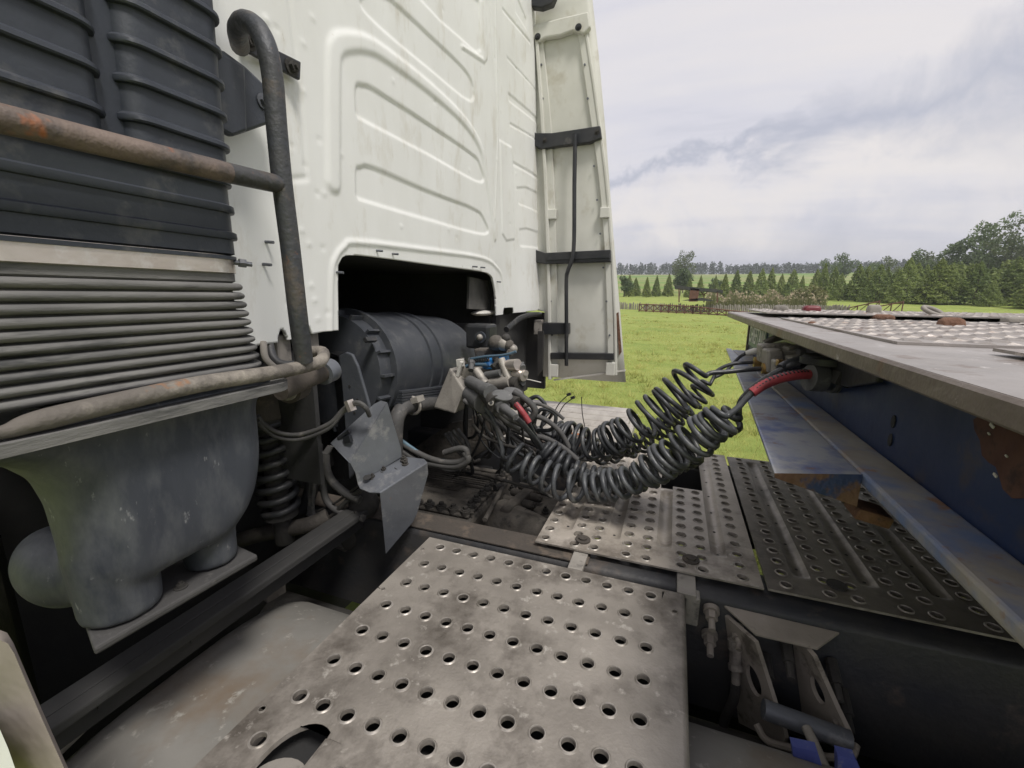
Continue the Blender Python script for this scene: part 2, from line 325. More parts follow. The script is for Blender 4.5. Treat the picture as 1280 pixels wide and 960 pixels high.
def npmesh(name, verts, faces_n, mat_):
    """verts (N*k,3) in runs of k vertices per face"""
    k = faces_n; nf = len(verts)//k; me = bpy.data.meshes.new(name)
    me.vertices.add(len(verts)); me.vertices.foreach_set('co', verts.astype(np.float32).ravel())
    me.loops.add(len(verts)); me.loops.foreach_set('vertex_index', np.arange(len(verts), dtype=np.int32))
    me.polygons.add(nf); me.polygons.foreach_set('loop_start', np.arange(0, len(verts), k, dtype=np.int32)); me.polygons.foreach_set('loop_total', np.full(nf, k, np.int32))
    me.update(); me.validate(); me.materials.append(mat_); return me
def blades(N, dmin, dmax, a0, a1, h0, h1, w0, w1, power=1.0):
    t = rng.random(N)**power; d = dmin*(dmax/dmin)**t; a = rng.uniform(a0, a1, N)
    x, y = d*np.sin(a), d*np.cos(a); z = H(x, y)
    k = .5+.5*np.sin(x*1.3+np.sin(y*.9)*2)*np.sin(y*1.1+np.cos(x*.7)*1.7)
    h = rng.uniform(h0, h1, N)*(.6+.7*k); w = np.interp(d, [dmin, dmax], [w0, w1])*rng.uniform(.7, 1.3, N)
    th = rng.uniform(0, 2*np.pi, N); ux, uy = np.cos(th)*w, np.sin(th)*w
    lx, ly = rng.normal(0, .45, N)*h, rng.normal(0, .45, N)*h
    B = np.stack([x, y, z-.01], 1)
    p0 = B+np.stack([-ux, -uy, 0*x], 1); p1 = B+np.stack([ux, uy, 0*x], 1); p2 = B+np.stack([lx, ly, h], 1)
    return np.stack([p0, p1, p2], 1).reshape(-1, 3)
def tufts(n):
    t = rng.random(n); d = 2.8*(40/2.8)**t; a = rng.uniform(-.75, 1.1, n); k = 16
    cx, cy = np.repeat(d*np.sin(a), k), np.repeat(d*np.cos(a), k); dd = np.repeat(d, k); N = n*k
    x, y = cx+rng.normal(0, .035, N)*(1+dd*.03), cy+rng.normal(0, .035, N)*(1+dd*.03); z = H(x, y)
    h = np.repeat(rng.uniform(.07, .17, n), k)*rng.uniform(.6, 1.1, N); w = .0025+.0006*dd; th = rng.uniform(0, 6.28, N)
    lx, ly = (x-cx)*1.6+rng.normal(0, .3, N)*h, (y-cy)*1.6+rng.normal(0, .3, N)*h
    B = np.stack([x, y, z-.01], 1); o_ = np.stack([np.cos(th)*w, np.sin(th)*w, 0*x], 1)
    return np.stack([B-o_, B+o_, B+np.stack([lx, ly, h], 1)], 1).reshape(-1, 3)
gm = leafmat('grass_blade', (.145,.205,.04), (.52,.51,.18), .6, .4)
me = npmesh('grass', np.concatenate([blades(170000, 2.6, 34, -.75, 1.1, .03, .085, .0022, .014), blades(9000, 2.6, 30, -.75, 1.1, .08, .17, .002, .01), tufts(2600)]), 3, gm)
go = bpy.data.objects.new('grass', me); COL.objects.link(go); go['kind'] = 'stuff'; tag(go, 'short yellow green grass of the meadow', 'grass')
# ---- foliage
def leaves(P, size, up=.0, n=None):
    """one random triangle-pair leaf clump (quad) at each point"""
    N = len(P); a = rng.normal(size=(N, 3)); a[:, 2] = a[:, 2]*(1-up)
    a /= np.linalg.norm(a, axis=1)[:, None]; b = rng.normal(size=(N, 3)); b -= a*(a*b).sum(1)[:, None]; b /= np.linalg.norm(b, axis=1)[:, None]
    s = (size*rng.uniform(.55, 1.3, N))[:, None] if np.isscalar(size) else (size*rng.uniform(.6, 1.3, N))[:, None]
    return np.stack([P-a*s, P-b*s*.5, P+a*s, P+b*s*.55], 1).reshape(-1, 3)
def conifer_crown(seed, Hh=1.0, wid=.3, N=2600, droop=.25, size=.024):
    g = np.random.default_rng(seed); t = g.random(N)**.75; z = .04+.96*(1-t)    # more at the base
    tier = .5+.5*np.cos(z*2*np.pi*11+g.normal(0, .35, N)); az = g.uniform(0, 2*np.pi, N)
    R = wid*(1-z)**.82*(.80+.17*tier+.14*np.sin(az*5+z*21+seed)+.10*np.sin(az*9+z*33)+.06*g.normal(size=N)); rr = R*g.uniform(.35, 1, N)**.3
    P = np.stack([rr*np.cos(az), rr*np.sin(az), z*Hh-droop*.12*rr/wid*wid], 1)
    P[:40, :2] *= .3
    q = leaves(P, size*(.6+.6*(1-z)), .0)
    return q
def blob_crown(seed, lobes, N, size):
    g = np.random.default_rng(seed); out = []
    tot = sum(l[3]**2 for l in lobes)
    for x, y, z, r, sz in lobes:
        k = int(N*r*r/tot); d = g.normal(size=(k, 3)); d /= np.linalg.norm(d, axis=1)[:, None]
        rad = r*g.uniform(.3, 1.0, k)**.4*(1+.22*np.sin(d[:, 0]*5+seed+x*9)*np.sin(d[:, 1]*6+d[:, 2]*5)); P = d*rad[:, None]; P[:, 2] *= sz; out.append(P+np.array([x, y, z]))
    return leaves(np.concatenate(out), size)
LM = {'con': leafmat('spruce_needles', (.10,.155,.055), (.30,.36,.13), 2.5, .45), 'cony': leafmat('young_spruce_needles', (.12,.17,.05), (.31,.36,.12), 2.5, .45),
      'dark': leafmat('dark_leaves', (.06,.095,.05), (.15,.20,.09), 1.2, .35), 'pale': leafmat('pale_willow_leaves', (.085,.13,.03), (.19,.23,.07), 1.5, .3),
      'thin': leafmat('grey_green_leaves', (.09,.115,.06), (.17,.20,.10), 1.5, .3), 'far': leafmat('far_wood', (.03,.05,.038), (.055,.082,.056), .05, .1),
      'reed': leafmat('reed_leaves', (.13,.15,.06), (.22,.22,.10), 2, .3), 'plume': leafmat('reed_plumes', (.30,.25,.17), (.42,.35,.24), 2, .3)}
con_me = [npmesh('crown', conifer_crown(s, 1, w, 4200), 4, LM[k]) for s, w, k in ((1,.25,'con'),(2,.31,'con'),(3,.36,'con'),(4,.25,'cony'),(5,.30,'cony'),(6,.28,'con'),(7,.33,'cony'))]
tb = MB(); tb.tube([(0,0,-.03),(0,0,.3),(0,0,.95)], [.022,.017,.003], 7)
tr0 = tb.build('trunk', M['bark'], smooth=60); trunk_me = tr0.data; bpy.data.objects.remove(tr0)
def put_tree(name, p, s, crown_me, trunk, label, cat, group, rz=0, sx=1):
    t = thing(name, p, label, cat, group); t.rotation_euler.z = rz; t.scale = (s*sx, s*sx, s)
    for nm, me_ in (('trunk', trunk), ('crown', crown_me)):
        o = bpy.data.objects.new(nm, me_); COL.objects.link(o); o.parent = t
    return t
conL = [(786,343,1.0),(794,347,1.2),(808,346,1),(820,344,1),(835,342,1.1),(861,347,.9),(874.5,344,1),(893,344,1),(905,341,1),(919,337,1.1),(935,338,1),(950,335,1),(962,334,1),(975,342,1),(989,336,1.1),(1001,344,.9),(1018,336,1)]
conR = [(1027,329,.8),(1040,333,.8),(1049,341,.9),(1070,330,1),(1081,332,1),(1089,337,1),(1096,330,1),(1105,333,1),(1118,335,1),(1131,322,1.05),(1142,328,1),(1153,330,1),(1170,322,1.05),(1184,329,1.1),(1198,337,1.05),(1219,327,1.15),(1240,350,1.1),(1264,321,1.2),(1284,327,1.2),(1310,318,1.2),(1340,322,1.2)]
for i, (px, ty, w) in enumerate(conL):
    d = 86+4*math.sin(i*2.1); p = at(px, d); top = V(px, ty, Y=p.y); s = top.z-p.z
    put_tree('spruce_tree', p, s, con_me[(3, 4, 3, 0)[i % 4] if i < 9 else (0, 4, 1)[i % 3]], trunk_me, f'small spruce behind the shelter and reeds, {ORD[i]} from the left of the row', 'tree', 'spruces in the left planted row', i*1.7, w*1.05)
for i, (px, ty, w) in enumerate(conR):
    d = 76+3*math.sin(i*1.9)-i*.5; p = at(px, d); top = V(px, ty, Y=p.y); s = top.z-p.z
    put_tree('spruce_tree', p, s, con_me[(0, 1, 2, 5, 1, 6, 2)[i % 7]], trunk_me, f'full dark green spruce above the deck, {ORD[i] if i<20 else "twenty-first"} from the left of the right hand row', 'tree', 'spruces in the right planted row', i*2.3, w*(1.22+.12*math.sin(i*2.7)))
def big_tree(px, base_d, top_y, lobes, N, size, mk, label, trunk_r=.012, name='tree', limbs=6, group=None, seed=None):
    p = at(px, base_d); s = V(px, top_y, Y=p.y).z-p.z; seed = seed or int(px)
    b = MB(); b.tube(crm([(0,0,-.02),(.004,.002,.3),(-.006,.004,.6),(.004,0,.93)], 3), [trunk_r*(1-.09*k) for k in range(10)], 7)
    g = random.Random(seed)
    for k in range(limbs):
        x, y, z, r, sz = lobes[k % len(lobes)]; z0 = max(.18, z-.22); b.tube([(0,0,z0),(x*.5,y*.5,z-.1),(x*.95,y*.95,z)], [trunk_r*.5,trunk_r*.35,trunk_r*.12], 5)
    o = b.build('trunk', M['bark'], smooth=60); tm = o.data; bpy.data.objects.remove(o)
    cm = npmesh('crown', blob_crown(seed, lobes, N, size), 4, LM[mk])
    return put_tree(name, p, s, cm, tm, label, 'tree', group, 0)
g = random.Random(3)
def lob(n, z0, z1, w, r0, r1, sz=.8):
    return [(g.uniform(-w, w)*(1.1-.6*abs((k/(n-1))-.4)), g.uniform(-w, w), z0+(z1-z0)*k/(n-1), g.uniform(r0, r1)*(1-.45*k/(n-1)), sz) for k in range(n)]
big_tree(853, 130, 312, lob(14, .42, .93, .2, .10, .17, 1.1), 1700, .021, 'thin', 'tall thin pale tree rising behind the shelter roof')
big_tree(850, 96, 331, lob(9, .40, .82, .17, .2, .27, .9), 2600, .035, 'dark', 'round dark leafy tree just above the shelter roof')
big_tree(894, 100, 347, lob(7, .45, .85, .25, .2, .3), 900, .05, 'dark', 'low round shrubby tree at the edge of the far field', trunk_r=.03)
big_tree(780, 84, 344, lob(7, .4, .85, .25, .2, .3), 1200, .05, 'dark', 'bushy tree beside the cab deflector edge at the far field', trunk_r=.03)
big_tree(1050, 160, 317, lob(12, .4, .93, .24, .13, .2, 1), 1700, .026, 'dark', 'ragged dark tree leaning over the middle of the hedge line')
big_tree(1031, 170, 323, lob(8, .4, .9, .3, .16, .24), 1200, .03, 'dark', 'lower tree left of the ragged dark tree on the skyline')
big_tree(1086, 150, 324, lob(8, .42, .8, .22, .24, .3), 1600, .035, 'dark', 'dark round topped tree behind the spruce hedge')
big_tree(1110, 155, 320, lob(12, .4, .93, .28, .12, .2), 1500, .026, 'thin', 'light branching tree behind the spruce hedge')
big_tree(1140, 120, 312, lob(13, .35, .94, .16, .1, .17, 1.2), 1900, .024, 'dark', 'slim dark tree poking above the right hand spruces')
big_tree(1152, 124, 313, lob(11, .35, .94, .13, .1, .16, 1.2), 1500, .024, 'thin', 'slim forked tree to the right of the slim dark one')
big_tree(1186, 118, 296, lob(14, .3, .9, .3, .17, .24), 3000, .026, 'dark', 'bushy tree on the left slope of the tall grove')
big_tree(1206, 116, 292, lob(14, .3, .92, .25, .15, .22), 2600, .024, 'dark', 'dense tree second from the left in the tall grove')
big_tree(1227, 112, 271, lob(18, .3, .95, .22, .12, .19, 1.1), 3300, .02, 'dark', 'tallest dark tree of the grove on the right')
big_tree(1254, 110, 271, lob(20, .32, .95, .2, .07, .13, .8), 1700, .017, 'thin', 'airy tree with gaps of sky right of the tallest one')
big_tree(1276, 108, 273, lob(20, .3, .95, .2, .07, .13, .8), 1600, .017, 'thin', 'airy tree at the right edge of the photo')
big_tree(1330, 106, 268, lob(18, .3, .95, .22, .1, .16, .9), 1800, .02, 'dark', 'tree just beyond the right end of the grove')
big_tree(1216, 88, 319, lob(12, .3, .74, .75, .24, .32, .8), 3600, .045, 'pale', 'broad pale willow dome behind the right hand spruces', name='willow_tree')
big_tree(1185, 90, 322, lob(8, .3, .74, .5, .24, .32, .8), 1800, .045, 'pale', 'smaller pale willow left of the broad dome', name='willow_tree')
# ---- far wood, reeds
def far_wood():
    N = 1700; px = rng.uniform(560, 1500, N); out = []
    for i in range(N):
        d = rng.uniform(400, 470); p = at(px[i], d); h = rng.uniform(6.5, 9.5)*(1.1 if 770 < px[i] < 905 else .9); k = 26
        z = rng.random(k)**.8; a = rng.uniform(0, 6.28, k); r_ = (1-z)*.22*h+.5
        P = np.stack([p.x+r_*np.cos(a), p.y+r_*np.sin(a), p.z+z*h], 1); out.append(leaves(P, .9))
    me = npmesh('far_wood', np.concatenate(out), 4, LM['far']); o = bpy.data.objects.new('far_wood', me); COL.objects.link(o); o['kind'] = 'stuff'
    tag(o, 'dark band of far conifer wood along the skyline', 'wood')
far_wood()
def reeds():
    N = 5200; out = []; pl = []
    for i in range(N):
        px = rng.uniform(884, 1034); d = rng.uniform(53, 60); p = at(px, d); h = rng.uniform(.8, 1.9)*(1.1 if 990 < px else 1)*(.8+.25*math.sin(px*.21)*math.sin(px*.047))
        w = .03; th = rng.uniform(0, 3.14); c, s = math.cos(th)*w, math.sin(th)*w; lx, ly = rng.normal(0, .12, 2)
        out.append([(p.x-c, p.y-s, p.z), (p.x+c, p.y+s, p.z), (p.x+lx, p.y+ly, p.z+h)])
        if rng.random() < .13:
            q = np.array([[p.x+lx, p.y+ly, p.z+h+.05]]); pl.append(leaves(q, .17))
    for nm, arr, k, mk, lb in (('reeds', np.array(out).reshape(-1, 3), 3, 'reed', 'green reed stems standing along the pond edge'), ('reed_plumes', np.concatenate(pl), 4, 'plume', 'pale tan feathery plumes on top of the reeds')):
        me = npmesh(nm, arr, k, LM[mk]); o = bpy.data.objects.new(nm, me); COL.objects.link(o); o['kind'] = 'stuff'; tag(o, lb, 'reeds')
reeds()
big_tree(1012, 57, 353, lob(9, .3, .75, .5, .3, .4, .8), 1600, .06, 'reed', 'grey green bush among the reeds right of the shelter', name='bush')
# ---- palisade of stakes, timber trusses, shelter, shed
def palisade():
    t = thing('stake_fence', at(900, 50), 'long low grey palisade of stakes edging the meadow', 'fence'); b = MB(); x = 700
    while x < 1066:
        p = at(x, 50+1.5*math.sin(x*.02)); h = random.uniform(.62, .80); r_ = random.uniform(.07, .11)
        b.tube([p+Vector((0,0,-.1)), p+Vector((random.uniform(-.03,.03),0,h*.8)), p+Vector((random.uniform(-.05,.05),0,h))], [r_, r_*.95, r_*.5], 6); x += random.uniform(2.0, 2.9)
    o = b.build('stakes', M['stake'], t, smooth=50); o['kind'] = 'stuff'
palisade()
def truss(px0, d0, px1, d1, n, h0, h1, label, step=False):
    a, c = at(px0, d0), at(px1, d1); t = thing('timber_railing', (a+c)/2, label, 'railing')
    def P(u, k): q = a.lerp(c, u); return q+Vector((0, 0, (h0+(h1-h0)*u)*k))
    def bar(p, q, w=.05): b = MB(); b.tube([p, q], w, 4); return b
    bar(P(0, 1), P(1, 1)).build('top_rail', M['wood'], t); bar(P(0, .15), P(1, .15)).build('bottom_rail', M['wood'], t)
    for i in range(n+1):
        u = i/n; bar(P(u, 0), P(u, 1.08)).build('post', M['wood'], t)
        if i < n:
            bar(P(u, .15), P(u+1/n, 1), .035).build('brace', M['wood'], t)
            if not step: bar(P(u, 1), P(u+1/n, .15), .035).build('brace', M['wood'], t)
truss(800, 46, 868, 44, 7, .75, .7, 'red brown timber railing with crossed braces left of the shelter')
truss(868, 44, 945, 42, 7, .7, .35, 'low red brown timber railing sloping away right of the shelter')
truss(1062, 51, 1101, 50, 3, .5, 1.2, 'red brown timber frame rising beyond the deck, left of the pair', True)
truss(1103, 50, 1131, 49.5, 2, .8, 1.2, 'red brown timber frame beyond the deck, right of the pair', True)
def shelter():
    d = 47; t = thing('garden_shelter', at(868, d), 'small open shelter with flat dark roof and red brown post', 'shelter')
    Yd = at(868, d).y
    def slab(p0, p1, p2, p3, dy): return MB().prism([V(*q, Y=Yd) for q in (p0, p1, p2, p3)], (0, dy, 0))
    slab((843,356.6),(904,362.3),(903.5,366.2),(843.5,361.0), 3.2).build('roof', M['roofd'], t)
    slab((863,360),(874.5,361.5),(872,377),(861,377), 1.0).build('wall', M['wood'], t)
    slab((878,372),(893,376.2),(880,376.2),(853,375.6), 2.0).build('low_cover', M['roofd'], t)
    for q in (848, 896):
        slab((q,360.4 if q < 860 else 364),(q+1.6,360.4 if q < 860 else 364),(q+1.6,378),(q,378), .15).build('post', M['wood'], t)
    b = MB(); b.tube([V(880,369,Y=Yd+.3), V(876,364,Y=Yd+.3)], .05, 5); b.build('brace', M['wood'], t); b = MB(); b.tube([V(880,369,Y=Yd+.3), V(885,364,Y=Yd+.3)], .05, 5); b.build('brace', M['wood'], t)
    b = MB(); b.tube([V(880,378,Y=Yd+.3), V(880,368,Y=Yd+.3)], .06, 5); b.build('post', M['wood'], t)
shelter()
def shed():
    p = at(1240, 92); t = thing('shed', p, 'pale grey shed half hidden between the spruces on the right', 'shed'); w = 3.2
    y0 = p.y; a = V(1226, 352, Y=y0); c = V(1256, 352, Y=y0)
    MB().box((a.x, y0, p.z-.2), (c.x, y0+4, a.z)).build('wall', M['bwhite'], t)
    b = MB(); b.hexa([(a.x-.3,y0-.3,a.z),(c.x+.3,y0-.3,a.z),(c.x+.3,y0+4,a.z+1.1),(a.x-.3,y0+4,a.z+1.1),(a.x-.3,y0-.3,a.z+.12),(c.x+.3,y0-.3,a.z+.12),(c.x+.3,y0+4,a.z+1.2),(a.x-.3,y0+4,a.z+1.2)]); b.build('roof', M['plank'], t)
shed()
# ================================================================== TRUCK
truck = thing('truck', (-.6, 1.6, 0), 'white truck tractor seen behind its cab, with dirty chassis and steel catwalk plates', 'truck')
XC = -.9
Wp = lambda px, py: (lambda v: (v.y, v.z))(V(px, py, X=XC))
z4 = lambda x, y: (300+x/2.56, y/2.56)
def sdf(poly, Y, Z):
    """signed distance (negative inside) of points to a polygon, numpy"""
    P = np.array(poly); d = np.full(Y.shape, 1e9); ins = np.zeros(Y.shape, bool); n = len(P)
    for i in range(n):
        a, b = P[i], P[(i+1) % n]; e = b-a; wx, wy = Y-a[0], Z-a[1]
        t = np.clip((wx*e[0]+wy*e[1])/(e@e+1e-12), 0, 1); d = np.minimum(d, np.hypot(wx-e[0]*t, wy-e[1]*t))
        c = ((a[1] > Z) != (b[1] > Z)) & (Y < (b[0]-a[0])*(Z-a[1])/((b[1]-a[1]) or 1e-12)+a[0]); ins ^= c
    return np.where(ins, -d, d)
def sm(x, a, b): t = np.clip((x-a)/(b-a), 0, 1); return t*t*(3-2*t)
def cab():
    ny, nz = 400, 330; y0, y1, z0, z1 = .36, 2.80, 1.52, 3.62
    ys, zs = np.linspace(y0, y1, ny), np.linspace(z0, z1, nz); Y, Z = np.meshgrid(ys, zs)
    X = np.full(Y.shape, XC) + .06*sm(Y, 2.3, 2.75)*np.clip((3.3-Z)/1.6, 0, 1)
    def P4(*q): return [Wp(*z4(*p)) for p in q]
    def press(poly, dep, w=.012, r=0):
        nonlocal X; d = sdf(poly, Y, Z); X = X - .75*dep*sm(-d, -r, w-r)
    def line(pts, wid, dep, w=.008):
        nonlocal X; d = np.full(Y.shape, 1e9); p = np.array(pts)
        for i in range(len(p)-1):
            a, b = p[i], p[i+1]; e = b-a; t = np.clip(((Y-a[0])*e[0]+(Z-a[1])*e[1])/(e@e+1e-12), 0, 1); d = np.minimum(d, np.hypot(Y-a[0]-e[0]*t, Z-a[1]-e[1]*t))
        X = X - dep*(1-sm(d, wid-w, wid+w))
    def curve(*q): return [(v.x, v.y) for v in crm([Vector((*p, 0)) for p in P4(*q)], 6)]
    # big arched pressing with its inner step
    def rib(q, wids, dep, w=.010):
        nonlocal X; pp = curve(*q); m_ = len(pp); d = np.full(Y.shape, 1e9)
        for i in range(m_-1):
            a, b = np.array(pp[i]), np.array(pp[i+1]); e = b-a; t = np.clip(((Y-a[0])*e[0]+(Z-a[1])*e[1])/(e@e+1e-12), 0, 1)
            wd = np.interp((i+.5)/m_, np.linspace(0, 1, len(wids)), wids); d = np.minimum(d, np.hypot(Y-a[0]-e[0]*t, Z-a[1]-e[1]*t)-wd)
        X = X - dep*(1-sm(d, -w, w))
    rib(((296,585),(296,400),(298,200),(306,155),(332,136),(400,140),(470,178),(610,285),(715,385),(768,470),(786,560),(806,690),(815,762)), (.024,.024,.024,.024,.022,.020,.019,.018,.017,.015,.013,.012), -.0065)
    press(curve((368,360),(368,272),(395,265),(440,285),(600,388),(735,482),(768,520),(772,587),(600,495),(400,392),(375,378)), .0075, .010)
    press(curve((368,625),(368,540),(385,528),(430,532),(600,605),(740,660),(778,690),(788,752),(600,705),(400,648),(375,640)), .0075, .010)
    press(curve((480,-12),(600,100),(735,238),(741,328),(600,220),(430,75),(380,0),(420,-40)), .007, .012)
    press(P4((560,-15),(640,70),(760,172),(775,165),(768,0),(700,-60)), .006, .012)
    press(P4((776,-20),(790,60),(793,190),(783,205),(700,150),(712,140),(776,180),(766,0)), -.006, .008)
    line(P4((818,-40),(826,420),(815,700)), .004, -.004); line(P4((798,-20),(830,445)), .003, .004)
    press(P4((830,446),(868,470),(872,768),(850,772),(836,748)), -.006, .008)
    for q in (((838,20),(925,130),(928,148),(840,35)), ((852,175),(940,288),(940,296),(855,190)), ((857,292),(948,385),(950,408),(860,325)), ((870,515),(958,580),(958,592),(870,530)),
              ((878,598),(900,597),(958,628),(960,695),(882,655)), ((882,732),(900,729),(960,752),(960,800),(884,790)), ((862,390),(950,455),(950,462),(862,402)), ((880,-30),(915,60),(915,100),(880,40))):
        press(P4(*q), .0055, .008)
    # tall left pressing edge near the ladder, and its low dents
    line(P4((155,-30),(190,300),(212,570),(160,575)), .004, .004)
    # frame pressed round the tunnel opening
    fr = [Wp(*q) for q in ((413,420),(414,345),(419,322),(430,308),(445,303),(520,311),(600,322),(620,334),(628,352),(633,400))]
    line([(v.x, v.y) for v in crm([Vector((*p, 0)) for p in fr], 6)], .006, -.006)
    g = np.random.default_rng(5)
    for k in range(60):            # small dents and dimples in the left sheet
        cy, cz = (g.uniform(.78, 1.0), g.uniform(1.68, 2.5)) if k < 26 else (g.uniform(1.0, 2.7), g.uniform(1.9, 3.4))
        X = X - .0022*np.exp(-(((Y-cy)/.008)**2+((Z-cz)/.006)**2))*g.choice([-1, 1])
    X = X + .0025*np.sin(Y*4.1+Z*2)*np.sin(Z*3.3+1)
    # opening, bottom edge and the two hinge notches as one cut field (negative = cut away)
    cut = sdf([(v.x, v.y) for v in crm([Vector((*Wp(*q), 0)) for q in ((423,470),(423,415),(422,345),(424,328),(436,319),(480,323),(540,331),(600,339),(612,343),(617,352),(621,385),(622,470))], 5)], Y, Z)
    bot = np.interp(Y, [.36, .80, .95, 2.1, 2.25, 2.5, 2.8], [1.62, 1.63, 1.645, 1.64, 1.64, 1.645, 1.655])
    f = np.minimum(cut, Z-bot)
    for (a, b) in (((346,412),(362,440)), ((379,406),(392,440)), ((629,385),(639,430))):
        q = Wp(*a), Wp(*b); f = np.minimum(f, sdf([(q[0][0], 1.4), (q[0][0], q[0][1]-.02), (q[0][0]+.01, q[0][1]), (q[1][0]-.01, q[0][1]), (q[1][0], q[0][1]-.02), (q[1][0], 1.4)], Y, Z))
    # snap border vertices to the edge of the cut
    gz, gy = np.gradient(f, zs, ys); g2 = np.hypot(gz, gy)+1e-6; cell = max(ys[1]-ys[0], zs[1]-zs[0])*1.05
    mv = (f < 0) & (f > -cell*1.5); Y2 = np.where(mv, Y-f*gy/g2, Y); Z2 = np.where(mv, Z-f*gz/g2, Z)
    keep = np.zeros((nz-1, ny-1), bool); ins = f >= 0
    keep = ins[:-1, :-1] | ins[1:, :-1] | ins[:-1, 1:] | ins[1:, 1:]
    idx = -np.ones(Y.shape, int); vs = []; fs = []
    kk = np.argwhere(keep)
    for a, b in kk:
        q = []
        for i, j in ((a, b), (a, b+1), (a+1, b+1), (a+1, b)):
            if idx[i, j] < 0: idx[i, j] = len(vs); vs.append((X[i, j], Y2[i, j], Z2[i, j]))
            q.append(idx[i, j])
        fs.append(tuple(q))
    b = MB(); b.add(vs, fs); o = b.build('cab_rear_wall', M['white'], truck, smooth=60, label='white pressed steel rear wall of the cab with arched embossing')
    s = o.modifiers.new('sheet', 'SOLIDIFY'); s.thickness = .012; s.offset = 1 if o.data.polygons[len(fs)//2].normal.x < 0 else -1
    # studs along the opening and on the wall
    for px, py in ((470,313),(490,317),(591,333),(601,334),(420,340),(328,330),(331,302),(621,352),(648,355)):
        c = V(px, py, X=XC); MB().cyl(c-Vector((.005,0,0)), c+Vector((.022,.004,-.002)), .0035, 8).build('stud', M['greysteel'], o, smooth=40)
    # rest of the cab shell
    MB().box((-2.6, .36, 1.60), (-.915, .372, 3.62)).build('cab_side_wall', M['white'], truck)
    MB().box((-2.6, 2.79, 1.60), (-.93, 2.802, 3.62)).build('cab_side_wall', M['white'], truck)
    MB().box((-2.6, .34, 3.622), (-.895, 2.82, 3.66)).build('cab_roof', M['white'], truck, bevel=.01)
    MB().box((-2.62, .34, .5), (-2.602, 2.82, 3.62)).build('cab_front', M['white'], truck)
    t = MB(); t.box((-2.0, .96, 1.86), (-.93, 2.24, 1.875)); t.box((-2.0, .93, 1.2), (-.93, .945, 1.875)); t.box((-2.0, 2.255, 1.2), (-.96, 2.27, 1.875)); t.box((-2.02, .93, 1.0), (-2.002, 2.27, 1.875))
    t.build('engine_tunnel', M['inside'], truck)
    MB().box((-2.5, .38, 1.55), (-.925, .925, 1.6)).build('cab_floor', M['inside'], truck); MB().box((-2.5, 2.28, 1.55), (-.965, 2.78, 1.6)).build('cab_floor', M['inside'], truck)
    # pale tunnel corner panel on the far side
    MB().prism([V(587,346,X=-.97), V(616,352,X=-.97), V(620,388,X=-.97), V(586,386,X=-.97)], (-.012,0,0)).build('tunnel_corner_panel', mat('dirty_tunnel_corner', (.10,.095,.09), (.05,.048,.045), 9, rough=.8), truck)
    MB().sph(V(604,391,X=-.99), (.05,.12,.016)).build('cab_mount_pad', M['bwhite'], truck, smooth=60)
    t = MB(); t.box((-.96, 2.272, 1.10), (-.93, 2.86, 1.635)); t.build('rear_mudflap', M['inside'], truck); MB().box((-.93, 2.83, 1.12), (-.80, 2.86, 1.635)).build('corner_panel', M['inside'], truck)
    MB().prism([V(672,414,Y=2.62), V(679,414,Y=2.62), V(678,462,Y=2.62), V(672,470,Y=2.62)], (0,.02,0)).build('rubber_strip', M['tyre'], truck)
    MB().tube(crm([V(633,412,X=-.84), V(642,404,X=-.84), V(652,397,X=-.84), V(668,393,X=-.84), V(681,395,X=-.84), V(686,404,X=-.84)], 6), .016, 10).build('rubber_seal', M['black'], truck, smooth=60)
    MB().box((-2.6, .27, .30), (-1.02, .30, 1.62)).build('unseen_side_panel', M['black'], truck, bevel=.01)  # out of view, added to block light coming in from the left
    MB().box((-1.32, 2.06, .75), (-.97, 2.10, 1.60)).build('dark_gap_panel', M['inside'], truck)  # dark panel added to cover bright grass showing through the gap
    MB().box((-2.4, .50, .45), (-1.35, 2.7, 1.25)).build('engine_block', M['castd'], truck, bevel=.05)
    MB().box((-1.34, .42, .35), (-1.30, 2.7, 1.56)).build('inner_fender', M['inside'], truck)
cab()
